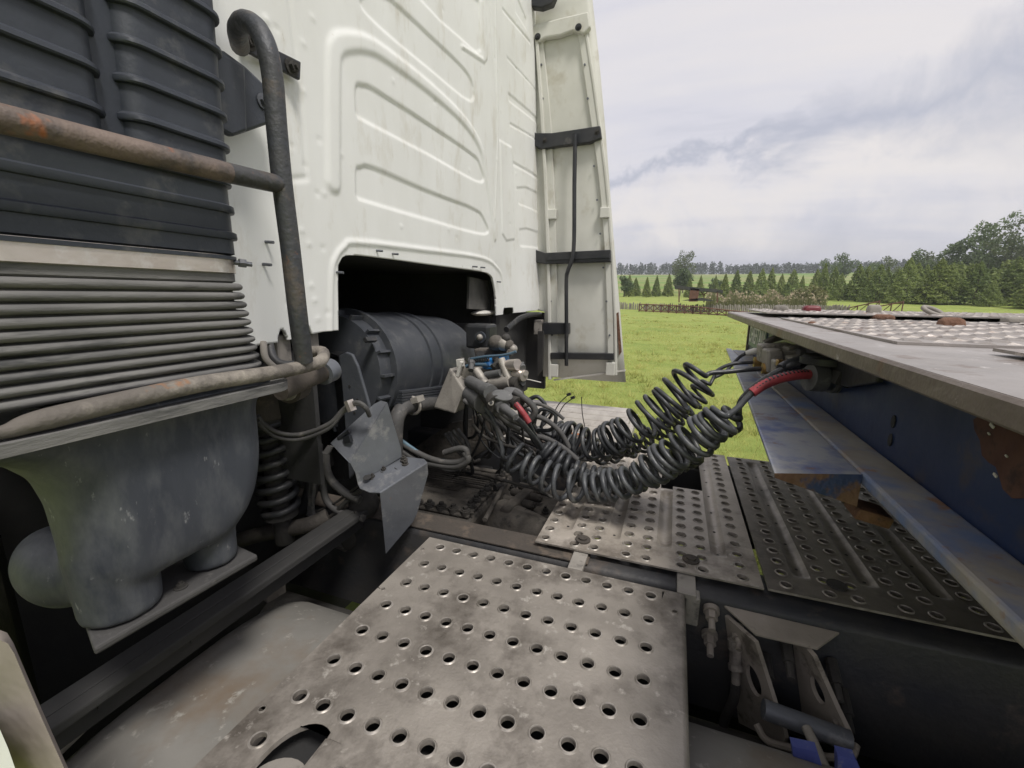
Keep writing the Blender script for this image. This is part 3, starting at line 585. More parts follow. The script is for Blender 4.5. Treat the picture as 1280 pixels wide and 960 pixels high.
def deflector():
    y = 2.80; Dp = lambda px, py, dy=0: V(px, py, Y=y-dy)
    out = [(782,478),(778,430),(775,392),(774.6,387),(766,290),(757,170),(748,70),(740,0),(731,-80)]
    R = [Dp(*q) for q in out]; rings = []
    for v in R:
        xl = -.925 if v.z > 1.66 else -.80; n = 10; row = []
        for k in range(n+1):
            u = k/n; row.append(Vector((xl+(v.x-xl)*u, y+.035*max(0, u-.75)**2*16*.4, v.z if k else v.z)))
        rings.append(row)
    b = MB(); b.loft(rings, False, False); d = b.build('side_deflector', M['cream'], truck, smooth=50, label='cream coloured side deflector panel behind the cab')
    s = d.modifiers.new('sheet', 'SOLIDIFY'); s.thickness = .02; s.offset = 0
    def strip(name, pts, w, dy, m, wpx=True):
        p = crm([Dp(*q, dy*.5) for q in pts], 5); b = MB(); rg = []
        for q in p: rg.append([q+Vector((-w, -dy*.5, 0)), q+Vector((w, -dy*.5, 0)), q+Vector((w, dy*.5, 0)), q+Vector((-w, dy*.5, 0))])
        b.loft(rg, True); return b.build(name, m, d, bevel=.004)
    strip('rib', ((675,52),(685,156),(690,260),(693,360),(694,469)), .022, .025, M['cream']); strip('rib', ((671,40),(679,156),(684,260),(687,360),(688,474)), .010, .045, M['cream'])
    strip('rib', ((727,42),(740,130),(753,224),(760,312),(763,400),(764,469)), .020, .025, M['cream']); strip('rib', ((733,42),(746,130),(758,224),(765,312),(769,400),(770,469)), .008, .03, M['cream'])
    for px, py in ((690,268),(756,266),(693,463),(763,461)):
        c = Dp(px, py, .03); MB().obox(c, (1,0,0), (0,1,0), (0,0,1), .028, .014, .042 if py > 400 else .03).build('hinge_clip', M['cream'], d, bevel=.005)
    for (x0, y0, x1, y1, n) in ((676,60,691,440,9), (729,60,764,440,9)):
        for k in range(n): u = (k+.5)/n; c = Dp(x0+(x1-x0)*u, y0+(y1-y0)*u, .026); MB().cyl(c, c-Vector((0,.006,0)), .006, 8).build('rivet', M['greysteel'], d)
    MB().prism([Dp(*q, .05) for q in ((664,32),(700,22),(735,14),(738,33),(730,42),(716,38),(700,44),(681,47),(673,52),(664,46))], (0,.04,0)).build('top_cap', M['cream'], d, bevel=.008)
    for px, py in ((672,46),(723,34)): c = Dp(px, py, .05); MB().bolt(c, (0,-1,0), .012, .008).build('bolt', M['black'], d)
    MB().prism([Dp(*q, .09) for q in ((655,-4),(695,-8),(690,4),(676,9),(660,7))], (0,.05,0)).build('black_cap', M['black'], d, bevel=.006)
    MB().prism([Dp(*q, .055) for q in ((657,153),(662,155),(669,166),(690,166),(724,161),(750,157),(752,172),(736,178),(700,182),(678,186),(672,184),(658,177))], (0,.045,0)).build('upper_bracket', M['black'], d, bevel=.004)
    for px, py in ((664,170),(681,175),(746,165)): c = Dp(px, py, .056); MB().bolt(c, (0,-1,0), .010, .008).build('bolt', M['castd'], d)
    MB().prism([Dp(*q, .065) for q in ((638,304),(660,309),(681,316),(763,312),(763,327),(682,330),(660,326),(638,319))], (0,.05,0)).build('middle_bracket', M['black'], d, bevel=.004)
    MB().prism([Dp(*q, .072) for q in ((684,319),(762,317),(762,322),(684,325))], (0,.006,0)).build('bracket_rib', M['black'], d)
    MB().prism([Dp(*q, .065) for q in ((678,403),(711,404),(711,418),(678,418))], (0,.05,0)).build('lower_bracket', M['black'], d, bevel=.004)
    MB().prism([Dp(*q, .07) for q in ((667,400),(677,400),(677,418),(667,418))], (0,.05,0)).build('mount_block', M['conn'], d, bevel=.004)
    MB().prism([Dp(*q, .05) for q in ((688,441),(767,442),(767,450),(688,449))], (0,.045,0)).build('bottom_bar', M['black'], d, bevel=.003)
    MB().tube(crm([Dp(719,168,.075), Dp(718,230,.075), Dp(717,312,.085), Dp(710,338,.085), Dp(708,350,.08), Dp(708,400,.075), Dp(708,457,.06)], 5), .0125, 8).build('strut', M['black'], d, smooth=50)
    MB().prism([Dp(*q, .013) for q in ((770,392),(773,390),(775,415),(777,440),(774,444),(772,420))], (0,.01,0)).build('rust_patch', M['rust'], d)
    MB().prism([Dp(*q, .012) for q in ((692,474),(782,462),(782,464),(692,476))], (0,.008,0)).build('scuffed_edge', M['bwhite'], d)
deflector()
# ------------------------------------------------------------------ air intake stack
def intake():
    it = MB()
    # two ribbed columns and the joined lower duct, cross sections are rounded rectangles
    def column(yc, hy, xf, depth, z0, z1, pitch, r, z_off=0, lean=0.0):
        rings = []; z = z0
        while z < z1:
            for dz, o in ((0, 0), (.001, .0045), (.0035, .0055), (.009, .0050), (.0125, .0015), (.014, 0)):
                yy = yc+lean*(z-z0); rings.append(rrect(xf-depth/2+o*.5, yy, depth/2+o, hy+o, r+o, z+dz))
            z += pitch
        return it.loft(rings, True)
    column(.524, .079, -.737, .13, 1.935, 2.62, .0495, .030, lean=.03)
    column(.232, .190, -.735, .14, 1.930, 2.62, .0495, .030, lean=.02)
    it.loft([rrect(-.815, .40, .060, .12, .03, 1.9), rrect(-.815, .41, .060, .12, .03, 2.62)])       # web between the columns
    rings = []
    for z, o in ((1.812,-.006),(1.815,0),(1.838,0),(1.839,.004),(1.842,.005),(1.850,.0045),(1.853,0),(1.882,0),(1.883,.004),(1.886,.005),(1.894,.0045),(1.897,0),(1.926,0),(1.927,.004),(1.930,.005),(1.936,.003),(1.946,-.004),(1.956,-.020)):
        rings.append(rrect(-.812, .315, .078+o, .287+o, .038, z, 8))
    it.loft(rings)
    it.build('intake_duct', M['duct'], truck, smooth=35, label='black ribbed twin column air intake duct')
    c = MB(); c.loft([rrect(-.812, .315, .076, .288, .06, z, 8) for z in (1.770, 1.812)]); c.loft([rrect(-.812, .315, .0845, .2955, .068, z, 8) for z in (1.782, 1.783, 1.804, 1.8045)])
    cl = c.build('intake_clamp', M['clamp'], truck, smooth=35, label='stainless steel clamp band on the air intake')
    MB().loft([rrect(-.812, .315, .087, .298, .068, z, 8) for z in (1.8045, 1.806, 1.809, 1.8105)]).build('lip', M['duct'], cl, smooth=40)
    p = V(316,328,X=-.72); k = MB(); k.cyl(p+Vector((-.03,-.025,0)), p+Vector((-.012,.008,-.003)), .0042, 8); k.cyl(p+Vector((-.022,-.010,-.001)), p+Vector((-.017,0.0,-.002)), .008, 6); k.build('clamp_screw', M['greysteel'], cl, smooth=40)
    b = MB(); rings = [rrect(-.812, .315, .080, .292, .06, 1.781, 8), rrect(-.812, .315, .080, .292, .06, 1.768, 8)]
    z = 1.766; p = .0158; n = 10
    for i in range(n):
        o = .012+.0022*i*.35
        for k in range(8):
            a = math.pi*k/7; rings.append(rrect(-.812, .315, .075+o*(.05+math.sin(a)**.55), .288+o*(.05+math.sin(a)**.55)+.001*i, .062, z-p*(.07+.86*(1-math.cos(a))/2), 8))
        z -= p
    b.loft(rings); b.build('intake_bellows', M['bellow'], truck, smooth=50, label='dusty ribbed rubber bellows of the air intake')
    # lower plenum
    prof = [(1.590,.15,.625,.098,.815),(1.585,.13,.640,.106,.815),(1.572,.14,.635,.102,.815),(1.560,.19,.625,.090,.812),(1.545,.240,.620,.080,.805),(1.525,.275,.618,.074,.800),(1.495,.298,.617,.072,.797),(1.45,.308,.615,.072,.796),(1.41,.310,.608,.072,.796),(1.375,.311,.598,.071,.796),(1.345,.312,.582,.069,.796),(1.322,.316,.562,.064,.796),(1.308,.325,.545,.055,.796)]
    b = MB(); b.loft([rrect(-xc, (yl+yr)/2, hx, (yr-yl)/2, .066 if z < 1.55 else .05, z, 8) for z, yl, yr, hx, xc in prof])
    for y_, r_, xx in ((.508,.044,-.790), (.366,.054,-.797)):
        b.loft([[Vector((xx+rr*math.cos(a), y_+rr*math.sin(a), z)) for a in [2*math.pi*i/32 for i in range(32)]] for z, rr in ((1.42,r_*.9),(1.36,r_*1.08),(1.32,r_*1.03),(1.29,r_),(1.249,r_*.98))])
    b.sph((-.90, .350, 1.312), (.085,.056,.066), 24, 16)
    pl = b.build('intake_plenum', M['plenum'], truck, smooth=80, label='scuffed grey plastic air intake plenum with two outlets')
    rm = pl.modifiers.new('fuse', 'REMESH'); rm.mode = 'VOXEL'; rm.voxel_size = .0055; rm.use_smooth_shade = True
    sm_ = pl.modifiers.new('soften', 'SMOOTH'); sm_.factor = .5; sm_.iterations = 14
    lip = MB(); lip.loft([rrect(-.812, .387, .126, .268, .055, z, 8) for z in (1.566, 1.5675, 1.580, 1.5815)]); lip.build('flange', M['bellow'], pl, smooth=40)
    b = MB(); b.hexa([(-.87,.345,1.235),(-.742,.300,1.235),(-.728,.555,1.235),(-.87,.575,1.235),(-.87,.345,1.248),(-.742,.300,1.248),(-.728,.555,1.248),(-.87,.575,1.248)]); b.build('base_plate', M['cap2'], pl, bevel=.004)
    b = MB(); b.bolt((-.765,.435,1.248), (0,0,1), .007); b.build('bolt', M['castd'], pl)
    b = MB(); b.box((-.94,.10,1.0), (-.90,1.066,1.075)); b.box((-.8999,.10,1.055), (-.868,1.066,1.0749)); lb = b.build('cross_bar', M['inside'], truck, bevel=.004)
    for y_ in (.36,.52): MB().cyl((-.9,y_,1.03), (-.896,y_,1.03), .008, 10).build('hole', M['inside'], lb)
intake()
# ------------------------------------------------------------------ guard rail round the stack
def guard():
    xr = -.69
    g = MB(); tp = [V(380,452,X=-.700), V(372,390,X=xr), V(363,310,X=xr), V(353,231,X=xr), V(346,160,X=xr), V(341,100,X=xr), V(334,62,X=xr-.005), V(322,36,X=xr-.03), V(306,27,X=xr-.07), V(297,38,X=xr-.12), V(300,58,X=-.865)]
    g.tube(crm(tp, 6), .0175, 14); gr = g.build('guard_rail', M['tube'], truck, smooth=60, label='bent black tubular guard upright bolted to the cab')
    g = MB(); g.tube(crm([V(285,216,X=xr), V(320,224,X=xr), V(351,231,X=xr)], 6), .0156, 14); g.build('painted_rail_end', M['tube'], gr, smooth=60)
    g = MB(); g.tube(crm([V(-140,118,X=xr), V(0,148,X=xr), V(120,177,X=xr), V(240,205,X=xr), V(285,216,X=xr)], 6), .0155, 14); g.build('upper_rail', M['tuber'], gr, smooth=60, label='rusty horizontal guard rail in front of the duct')
    g = MB(); path = crm([V(-90,552,X=-.70), V(0,541,X=-.70), V(45,527,X=-.70), V(150,502,X=-.70), V(250,480,X=-.70), V(340,466,X=-.70), V(385,457,X=-.705), V(402,450,X=-.72), V(403,440,X=-.76), V(385,440,X=-.80)], 6)
    rad = [.0165]*len(path)
    for i in range(len(path)):
        t = i/6; rad[i] = .0075+.0058*min(1, max(0, (t-1)/1.2))
    g.tube(path, rad, 14); g.build('lower_rail', M['tubed'], gr, smooth=60, label='dusty brown lower guard rail with flattened end')
    q = [V(*p, X=-.886) for p in ((297,42),(306,45),(373,78),(372,101),(306,66),(297,60))]
    MB().prism(q, (.009,0,0)).build('wall_bracket', M['black'], gr, bevel=.003)
    for px, py in ((310,51),(364,84)): c = V(px, py, X=-.877); MB().bolt(c, (1,0,0), .012, .012).build('bolt', M['castd'], gr)
    # black duct bracket on the wall, behind the upright
    b = MB(); b.prism([V(*p, X=-.86) for p in ((270,62),(300,84),(328,110),(333,155),(305,165),(284,172),(262,160))], (.016,0,0)); b.prism([V(*p, X=-.84) for p in ((262,62),(300,84),(303,165),(284,172),(262,160))], (.016,0,0)); o = b.build('duct_bracket', M['duct'], truck, bevel=.006)
    MB().bolt(V(329,127,X=-.843), (1,0,0), .010, .008).build('bolt', M['greysteel'], o)
    # cross tube with bolted end below the upright
    b = MB(); a, c = V(350,489,X=-.78), V(412,462,X=-.80); b.cyl(a, c, .021, 18); o = b.build('cross_tube', M['grime'], truck, smooth=40)
    b = MB(); e = V(363,487,Y=.76); b.cyl(e+Vector((-.01,.035,0)), e+Vector((0.006,-.012,0)), .030, 18); b.build('bush', M['grime'], o, smooth=40)
    b = MB(); b.cyl(e+Vector((.006,-.012,0)), e+Vector((.008,-.018,0)), .022, 16); b.build('washer', M['conn'], o); b = MB(); b.cyl(e+Vector((.008,-.018,0)), e+Vector((.011,-.029,0)), .011, 6); b.build('bolt', M['greysteel'], o)
    b = MB(); b.cyl(V(403,467,X=-.795), V(414,462,X=-.80), .029, 18); b.build('collar', M['greysteel'], o, smooth=40)
    for (px, py) in ((352,440),(388,432)):       # cab latches seen in the notches
        c = V(px, py, X=-.93); MB().obox(c, (1,0,0), (0,1,0), (0,0,1), .012, .022, .045).build('cab_latch', M['dust'], truck, bevel=.006)
    b = MB(); b.tube(crm([V(337,430,X=-.91), V(341,446,X=-.89), V(352,455,X=-.87), V(372,456,X=-.85)], 5), .010, 8); b.build('latch_rod', M['tube'], truck, smooth=50)
    b = MB(); b.tube(crm([V(329,428,X=-.90), V(332,448,X=-.88), V(346,462,X=-.86)], 5), .008, 8); b.build('latch_rod', M['dust'], truck, smooth=50)
guard()
# ------------------------------------------------------------------ chassis, catwalk plates, tank
def perforated(name, xb, yb, holes, r, z, grooves, mats, parent, label, skirt=.006, fold=0, hole_seg=16, extra=None, drop=lambda x, y: False):
    """sheet cut in cells at xb/yb; a cell holding a hole gets a pierced, rimmed ring; grooves are (x0,x1,y0,y1) troughs"""
    b = MB(); H_ = {}
    for h in holes: H_[(np.searchsorted(xb, h[0])-1, np.searchsorted(yb, h[1])-1)] = h
    def ing(x0, x1, y0, y1):
        for g in grooves:
            if x0 >= g[0]-1e-6 and x1 <= g[1]+1e-6: return g
        return None
    done = set()
    for i in range(len(xb)-1):
        x0, x1 = xb[i], xb[i+1]; g = ing(x0, x1, 0, 0)
        if g:
            yy = np.unique(np.concatenate([[yb[0]], np.linspace(g[2]-.02, g[2]+.03, 7), np.linspace(g[3]-.03, g[3]+.02, 7), [yb[-1]]])); n = 10
            yy = [v for v in yy if yb[0] <= v <= yb[-1]]
            rows = [[Vector((x0+(x1-x0)*k/n, y, z-.011*(math.sin(math.pi*min(1, max(0, (k/n-.05)/.9)))**.6)*float(sm(np.array(min(y-g[2]+.008, g[3]+.008-y)), 0, .028)))) for k in range(n+1)] for y in yy]
            for q in range(len(rows)-1):
                ym = (yy[q]+yy[q+1])/2
                if drop((x0+x1)/2, ym): continue
                b.loft([rows[q], rows[q+1]], False, False)
            continue
        for j in range(len(yb)-1):
            y0, y1 = yb[j], yb[j+1]
            if drop((x0+x1)/2, (y0+y1)/2): continue
            h = H_.get((i, j))
            if not h: b.add([(x0,y0,z),(x1,y0,z),(x1,y1,z),(x0,y1,z)], [(0,1,2,3)]); continue
            cx, cy, rr = h[0], h[1], (h[2] if len(h) > 2 else r); n = hole_seg; o = len(b.v); sq = []
            for k in range(n):
                a = 2*math.pi*(k+.5)/n; c, s_ = math.cos(a), math.sin(a)
                tx = ((x1 if c > 0 else x0)-cx)/c if abs(c) > 1e-9 else 1e9; ty = ((y1 if s_ > 0 else y0)-cy)/s_ if abs(s_) > 1e-9 else 1e9
                t = min(tx, ty); sq.append((cx+c*t, cy+s_*t, z))
            rings = [sq]; e = random.uniform(.7, 1.25)
            for q, dz in ((1.34, 0), (1.16, .0024*e), (1.04, .0026*e), (.98, .0008), (.96, -.008)): rings.append([(cx+math.cos(2*math.pi*(k+.5)/n)*rr*q, cy+math.sin(2*math.pi*(k+.5)/n)*rr*q, z+dz) for k in range(n)])
            for m_, (A, B) in enumerate(zip(rings[:-1], rings[1:])): b.loft([A, B], False, True, 1 if m_ in (1, 2, 3) else 0)
            # corners of the square left by the ray fan
            for cxn, cyn in ((x0,y0),(x1,y0),(x1,y1),(x0,y1)):
                pts = sorted(sq, key=lambda p: (p[0]-cxn)**2+(p[1]-cyn)**2)[:2]; b.add([(cxn, cyn, z), pts[0], pts[1]], [(0,1,2)])
    if extra: extra(b)
    x0, x1, y0, y1 = xb[0], xb[-1], yb[0], yb[-1]
    if fold:                                        # rounded fold on the right edge
        rg = [[Vector((x1+.010*math.sin(a), y, z-.010*(1-math.cos(a)))) for a in np.linspace(0, math.pi/2, 6)]+[Vector((x1+.010, y, z-fold))] for y in (y0, y1)]
        b.loft(rg, False, False); b.add([(x1+.0101,y0,z-fold),(x1+.0101,y1,z-fold),(x1-.02,y1,z-fold),(x1-.02,y0,z-fold)], [(0,1,2,3)])
    else: b.add([(x1,y0,z),(x1,y1,z),(x1,y1,z-skirt),(x1,y0,z-skirt)], [(0,1,2,3)], 1)
    b.add([(x0,y0,z),(x0,y1,z),(x0,y1,z-skirt),(x0,y0,z-skirt)], [(0,1,2,3)], 1)
    xe = x1+(.010 if fold else 0)
    b.add([(x0,y1,z),(x1,y1,z),(x1,y1,z-skirt*2),(x0,y1,z-skirt*2)], [(0,1,2,3)], 1); b.add([(x0,y0,z),(x1,y0,z),(x1,y0,z-skirt),(x0,y0,z-skirt)], [(0,1,2,3)], 1)
    return b.build(name, mats, parent, smooth=40, label=label)
def plates():
    # near plate on the tank: 12 columns of holes
    cols = [-.570+.0516*k for k in range(12)]; rows = [.982-.0832*k for k in range(10)]
    xb = [-.625]+[c-.0258 for c in cols]+[cols[-1]+.0258, .066]; xb = sorted(set(round(v, 5) for v in xb))
    yb = sorted([1.018]+[r-.0416 for r in rows]+[rows[0]+.028]); yb = np.array(yb); xb = np.array(xb)
    holes = [(c, r) for c in cols for r in rows]+[(-.610, .955, .0045), (-.609, .775, .0045), (-.61, .44, .0055), (.052, .945, .0055)]
    nx0, nx1 = cols[1]-.0258, cols[2]+.0258; ny = rows[6]-.0416
    def drop(x, y): return nx0 < x < nx1 and y < ny
    def extra(b):
        P = [(nx0, ny), (nx1, ny), (nx1, .440), (-.470, .440)]+[(-.492+(nx0+.492)*math.sin(t), .385+.070*math.cos(t)) for t in np.linspace(-.4, math.pi/2, 10)]+[(nx0, .12)]
        for (xa, ya), (xc_, yc_) in zip(P[2:-1], P[3:]): b.add([(xa, ya, 1.05), (xc_, yc_, 1.05), (xc_, ny, 1.05), (xa, ny, 1.05)], [(0,1,2,3)])
        b.loft([[Vector((x, y, 1.05)) for x, y in P[2:]], [Vector((x, y, 1.040)) for x, y in P[2:]]], False, False, 1)
        b.loft([[Vector((nx1, y, 1.05)), Vector((-.467, y, 1.05)), Vector((-.474, y, 1.047)), Vector((-.477, y, 1.040)), Vector((-.477, y, 1.015))] for y in (.12, .43, .4405)], False, False)
    perforated('catwalk_plate', xb, yb, holes, .0120, 1.05, [], [M['plate'], M['rim']], truck, 'rusty worn steel catwalk plate with raised round holes in the foreground', .005, .04, 18, extra, drop)
    # aluminium plate across the frame
    cols = [-.306,-.218,-.164,-.076,-.023,.068,.119,.212]; rows = [1.135+.0541*k for k in range(18)]
    gv = [(-.283,-.241,1.207,2.03), (-.141,-.099,1.207,2.03), (.001,.043,1.210,1.60), (.144,.186,1.220,2.03)]
    xs = [-.329,-.283,-.241,-.191,-.141,-.099,-.0495,.001,.043,.0935,.144,.186,.257]
    ys = np.array([1.108]+[r+.027 for r in rows]); holes = [(c, r) for c in cols for r in rows]
    mp = perforated('catwalk_plate', np.array(xs), ys, holes, .0118, 1.052, gv, [M['plate2'], M['rim']], truck, 'bright grooved aluminium catwalk plate across the frame under the coiled hoses', .005, 0, 14, None, lambda x, y: .001 < x < .144 and 1.63 < y < 1.93)
    for x, y in ((-.20, 1.16), (.092, 1.168)):
        b = MB(); b.cyl((x,y,1.053), (x,y,1.057), .022, 20); b.cyl((x,y,1.057), (x,y,1.062), .012, 16); b.build('plate_bolt', M['grime'], mp, smooth=30)
    for gx in (-.262,-.120,.165):
        for k in range(6): MB().cyl((gx, 1.24+.13*k, 1.0412), (gx, 1.24+.13*k, 1.0418), .0042, 8).build('drain_hole', M['inside'], mp)
    cols = [.312,.405,.462,.553,.609,.707,.764,.857,.914]; rows = [1.148+.0535*k for k in range(18)]
    gv = [(.337,.378,1.20,2.04), (.487,.529,1.22,2.04), (.635,.678,1.23,2.04), (.787,.829,1.23,2.04)]
    xs = [.268,.337,.378,.4335,.487,.529,.581,.635,.678,.7355,.787,.829,.8855,.95]
    rp = perforated('catwalk_plate', np.array(xs), np.array([1.118]+[r+.027 for r in rows]), [(c, r) for c in cols for r in rows], .0118, 1.048, gv, [M['plate3'], M['rim']], truck, 'dirty grooved catwalk plate, coloured darker for the shade of the trailer', .006, 0, 14)
    for gx in (.3575,.508,.6565):
        for k in range(6): MB().cyl((gx, 1.25+.13*k, 1.0372), (gx, 1.25+.13*k, 1.0378), .0042, 8).build('drain_hole', M['inside'], rp)
    b = MB(); b.cyl((.43,1.19,1.049), (.43,1.19,1.053), .022, 20); b.build('plate_bolt', M['castd'], rp)
    # frame rails
    b = MB()
    for x0, x1, mi in ((-1.3, 4, 0),):
        b.loft([[Vector((x, y, z)) for y, z in ((1.07,.70),(1.07,1.010),(1.075,1.022),(1.088,1.030),(1.165,1.030),(1.165,1.020),(1.09,1.018),(1.082,1.01),(1.082,.70))] for x in (x0, x1)], mi=mi)
    b.box((-1.28, 1.078, 1.0305), (-.17, 1.163, 1.034), 1); fr = b.build('frame_rail', [M['rail'], M['grime']], truck, smooth=40, label='near chassis frame rail under the catwalk plates')
    MB().box((-2.3, 1.93, .70), (4, 2.03, 1.03)).build('frame_rail', M['rail'], truck, bevel=.012)
    for x in (-.9, .75): MB().box((x, 1.083, .74), (x+.1, 1.929, .90)).build('cross_member', M['rail'], truck, bevel=.01)
    for px, py, w in ((722,704,.020), (858,736,.022)):
        c = V(px, py, Z=1.038); MB().box((c.x-w, 1.03, 1.030), (c.x+w, 1.12, 1.044)).build('spacer', M['conn'], fr, bevel=.002)
    c = V(868, 750, Y=1.045); MB().box((c.x-.02, 1.03, .96), (c.x+.012, 1.068, 1.036)).build('spacer', M['conn'], fr, bevel=.004)
    b = MB(); b.box((-.61, .22, .985), (.05, 1.0, .995)); b.box((-.615, .53, .985), (-.611, 1.0, 1.042)); b.build('dark_hole_backing', M['inside'], truck)  # dark sheet added under the plate so its holes look black
    for zc in (.42, .62): b = MB(); b.tube([(-1.25,.98,zc), (-1.23,.98,zc), (.95,.98,zc), (.97,.98,zc)], [.05,.095,.095,.05], 20); b.build('dark_underfill', M['castd'], truck, smooth=40)  # dark cylinders added to stand in for shade under the chassis
    # far side aluminium planks
    for k in range(7):
        y0 = 2.045+.125*k; MB().box((-.95+.0*k, y0, .985), (-.175-.008*k, y0+.117, 1.02)).build('deck_plank', M['plank'], truck, bevel=.006)
    MB().box((-.95, 2.05, .93), (-.18, 2.92, .983)).build('plank_support', M['plank'], truck)
    for a, c, r in (((690,521),(712,492),.003), ((697,520),(717,497),.003), ((733,543),(727,496),.0025)):
        MB().tube(crm([V(*a, Y=2.2), V((a[0]+c[0])/2-2, (a[1]+c[1])/2-2, Y=2.2), V(*c, Y=2.2)], 5), r, 6).build('cable_tie', M['black'], truck)
    for px, py in ((711,493),(716,497)): MB().obox(V(px, py, Y=2.19), (1,0,.4), (0,1,0), (-.4,0,1), .011, .005, .007).build('tie_head', M['black'], truck)
    # tank
    b = MB(); rings = []
    prof = [(-1.005,.84),(-1.0,.90),(-.985,.955),(-.965,.985),(-.94,1.0),(.9,1.0),(.93,.96),(.94,.8)]
    for x, s in prof:
        ring = []
        for k in range(56):
            a = 2*math.pi*k/56; c, s_ = math.cos(a), math.sin(a); q = 2/3.4
            ring.append(Vector((x, .53+.40*s*abs(c)**q*(1 if c > 0 else -1), .56+.372*s*abs(s_)**q*(1 if s_ > 0 else -1))))
        rings.append(ring)
    b.loft(rings); tk = b.build('fuel_tank', M['tank'], truck, smooth=45, label='dusty rust stained fuel tank below the foreground plate')
    for (px, py) in ((338,740),(348,734)):
        c = V(px, py, Z=.95); MB().obox(c, (1,-.2,0), (.2,1,0), (0,0,1), .010, .016, .022).build('strap_lug', M['tubed'], tk, bevel=.003)
    c = V(78, 918, Z=.95); MB().obox(c, (1,0,0), (0,1,.3), (0,-.3,1), .02, .03, .02).build('strap_lug', M['dust'], tk, bevel=.005)
    b = MB(); b.cyl((-.505,.36,.92), (-.505,.36,1.0), .045, 28); b.cyl((-.505,.36,1.0), (-.505,.36,1.025), .052, 28); b.build('filler_cap', M['dust'], tk, smooth=35)
    # dusty fairing edge at the lower left
    def FP(px, py, Y): return V(px, py, Y=Y)
    b = MB(); L = [(-60,790),(0,791),(10,795),(18,808),(28,832),(52,888),(82,955),(110,1010)]
    b.loft([[FP(*q, .235) for q in L], [FP(*q, .200)+Vector((0,0,.004)) for q in L], [FP(*q, .185)+Vector((-.004,0,-.01)) for q in L], [FP(q[0]-60, q[1]+30, .17)+Vector((0,0,-.12)) for q in L]], False, False)
    sf = b.build('step_fairing', M['beige'], truck, smooth=50, label='dusty beige fairing edge at the lower left'); s_ = sf.modifiers.new('sheet', 'SOLIDIFY'); s_.thickness = .006
    MB().box((-1.6, .13, .45), (-.78, .20, 1.12)).build('fairing_body', M['beige'], sf, bevel=.02)
    b = MB(); b.loft([[FP(-60,900,.16), FP(0,912,.16), FP(10,935,.16), FP(24,975,.16)], [FP(-60,990,.15), FP(-10,990,.15), FP(-5,1000,.15), FP(0,1010,.15)]], False, False); b.build('white_skirt', M['white'], sf, smooth=60)
plates()
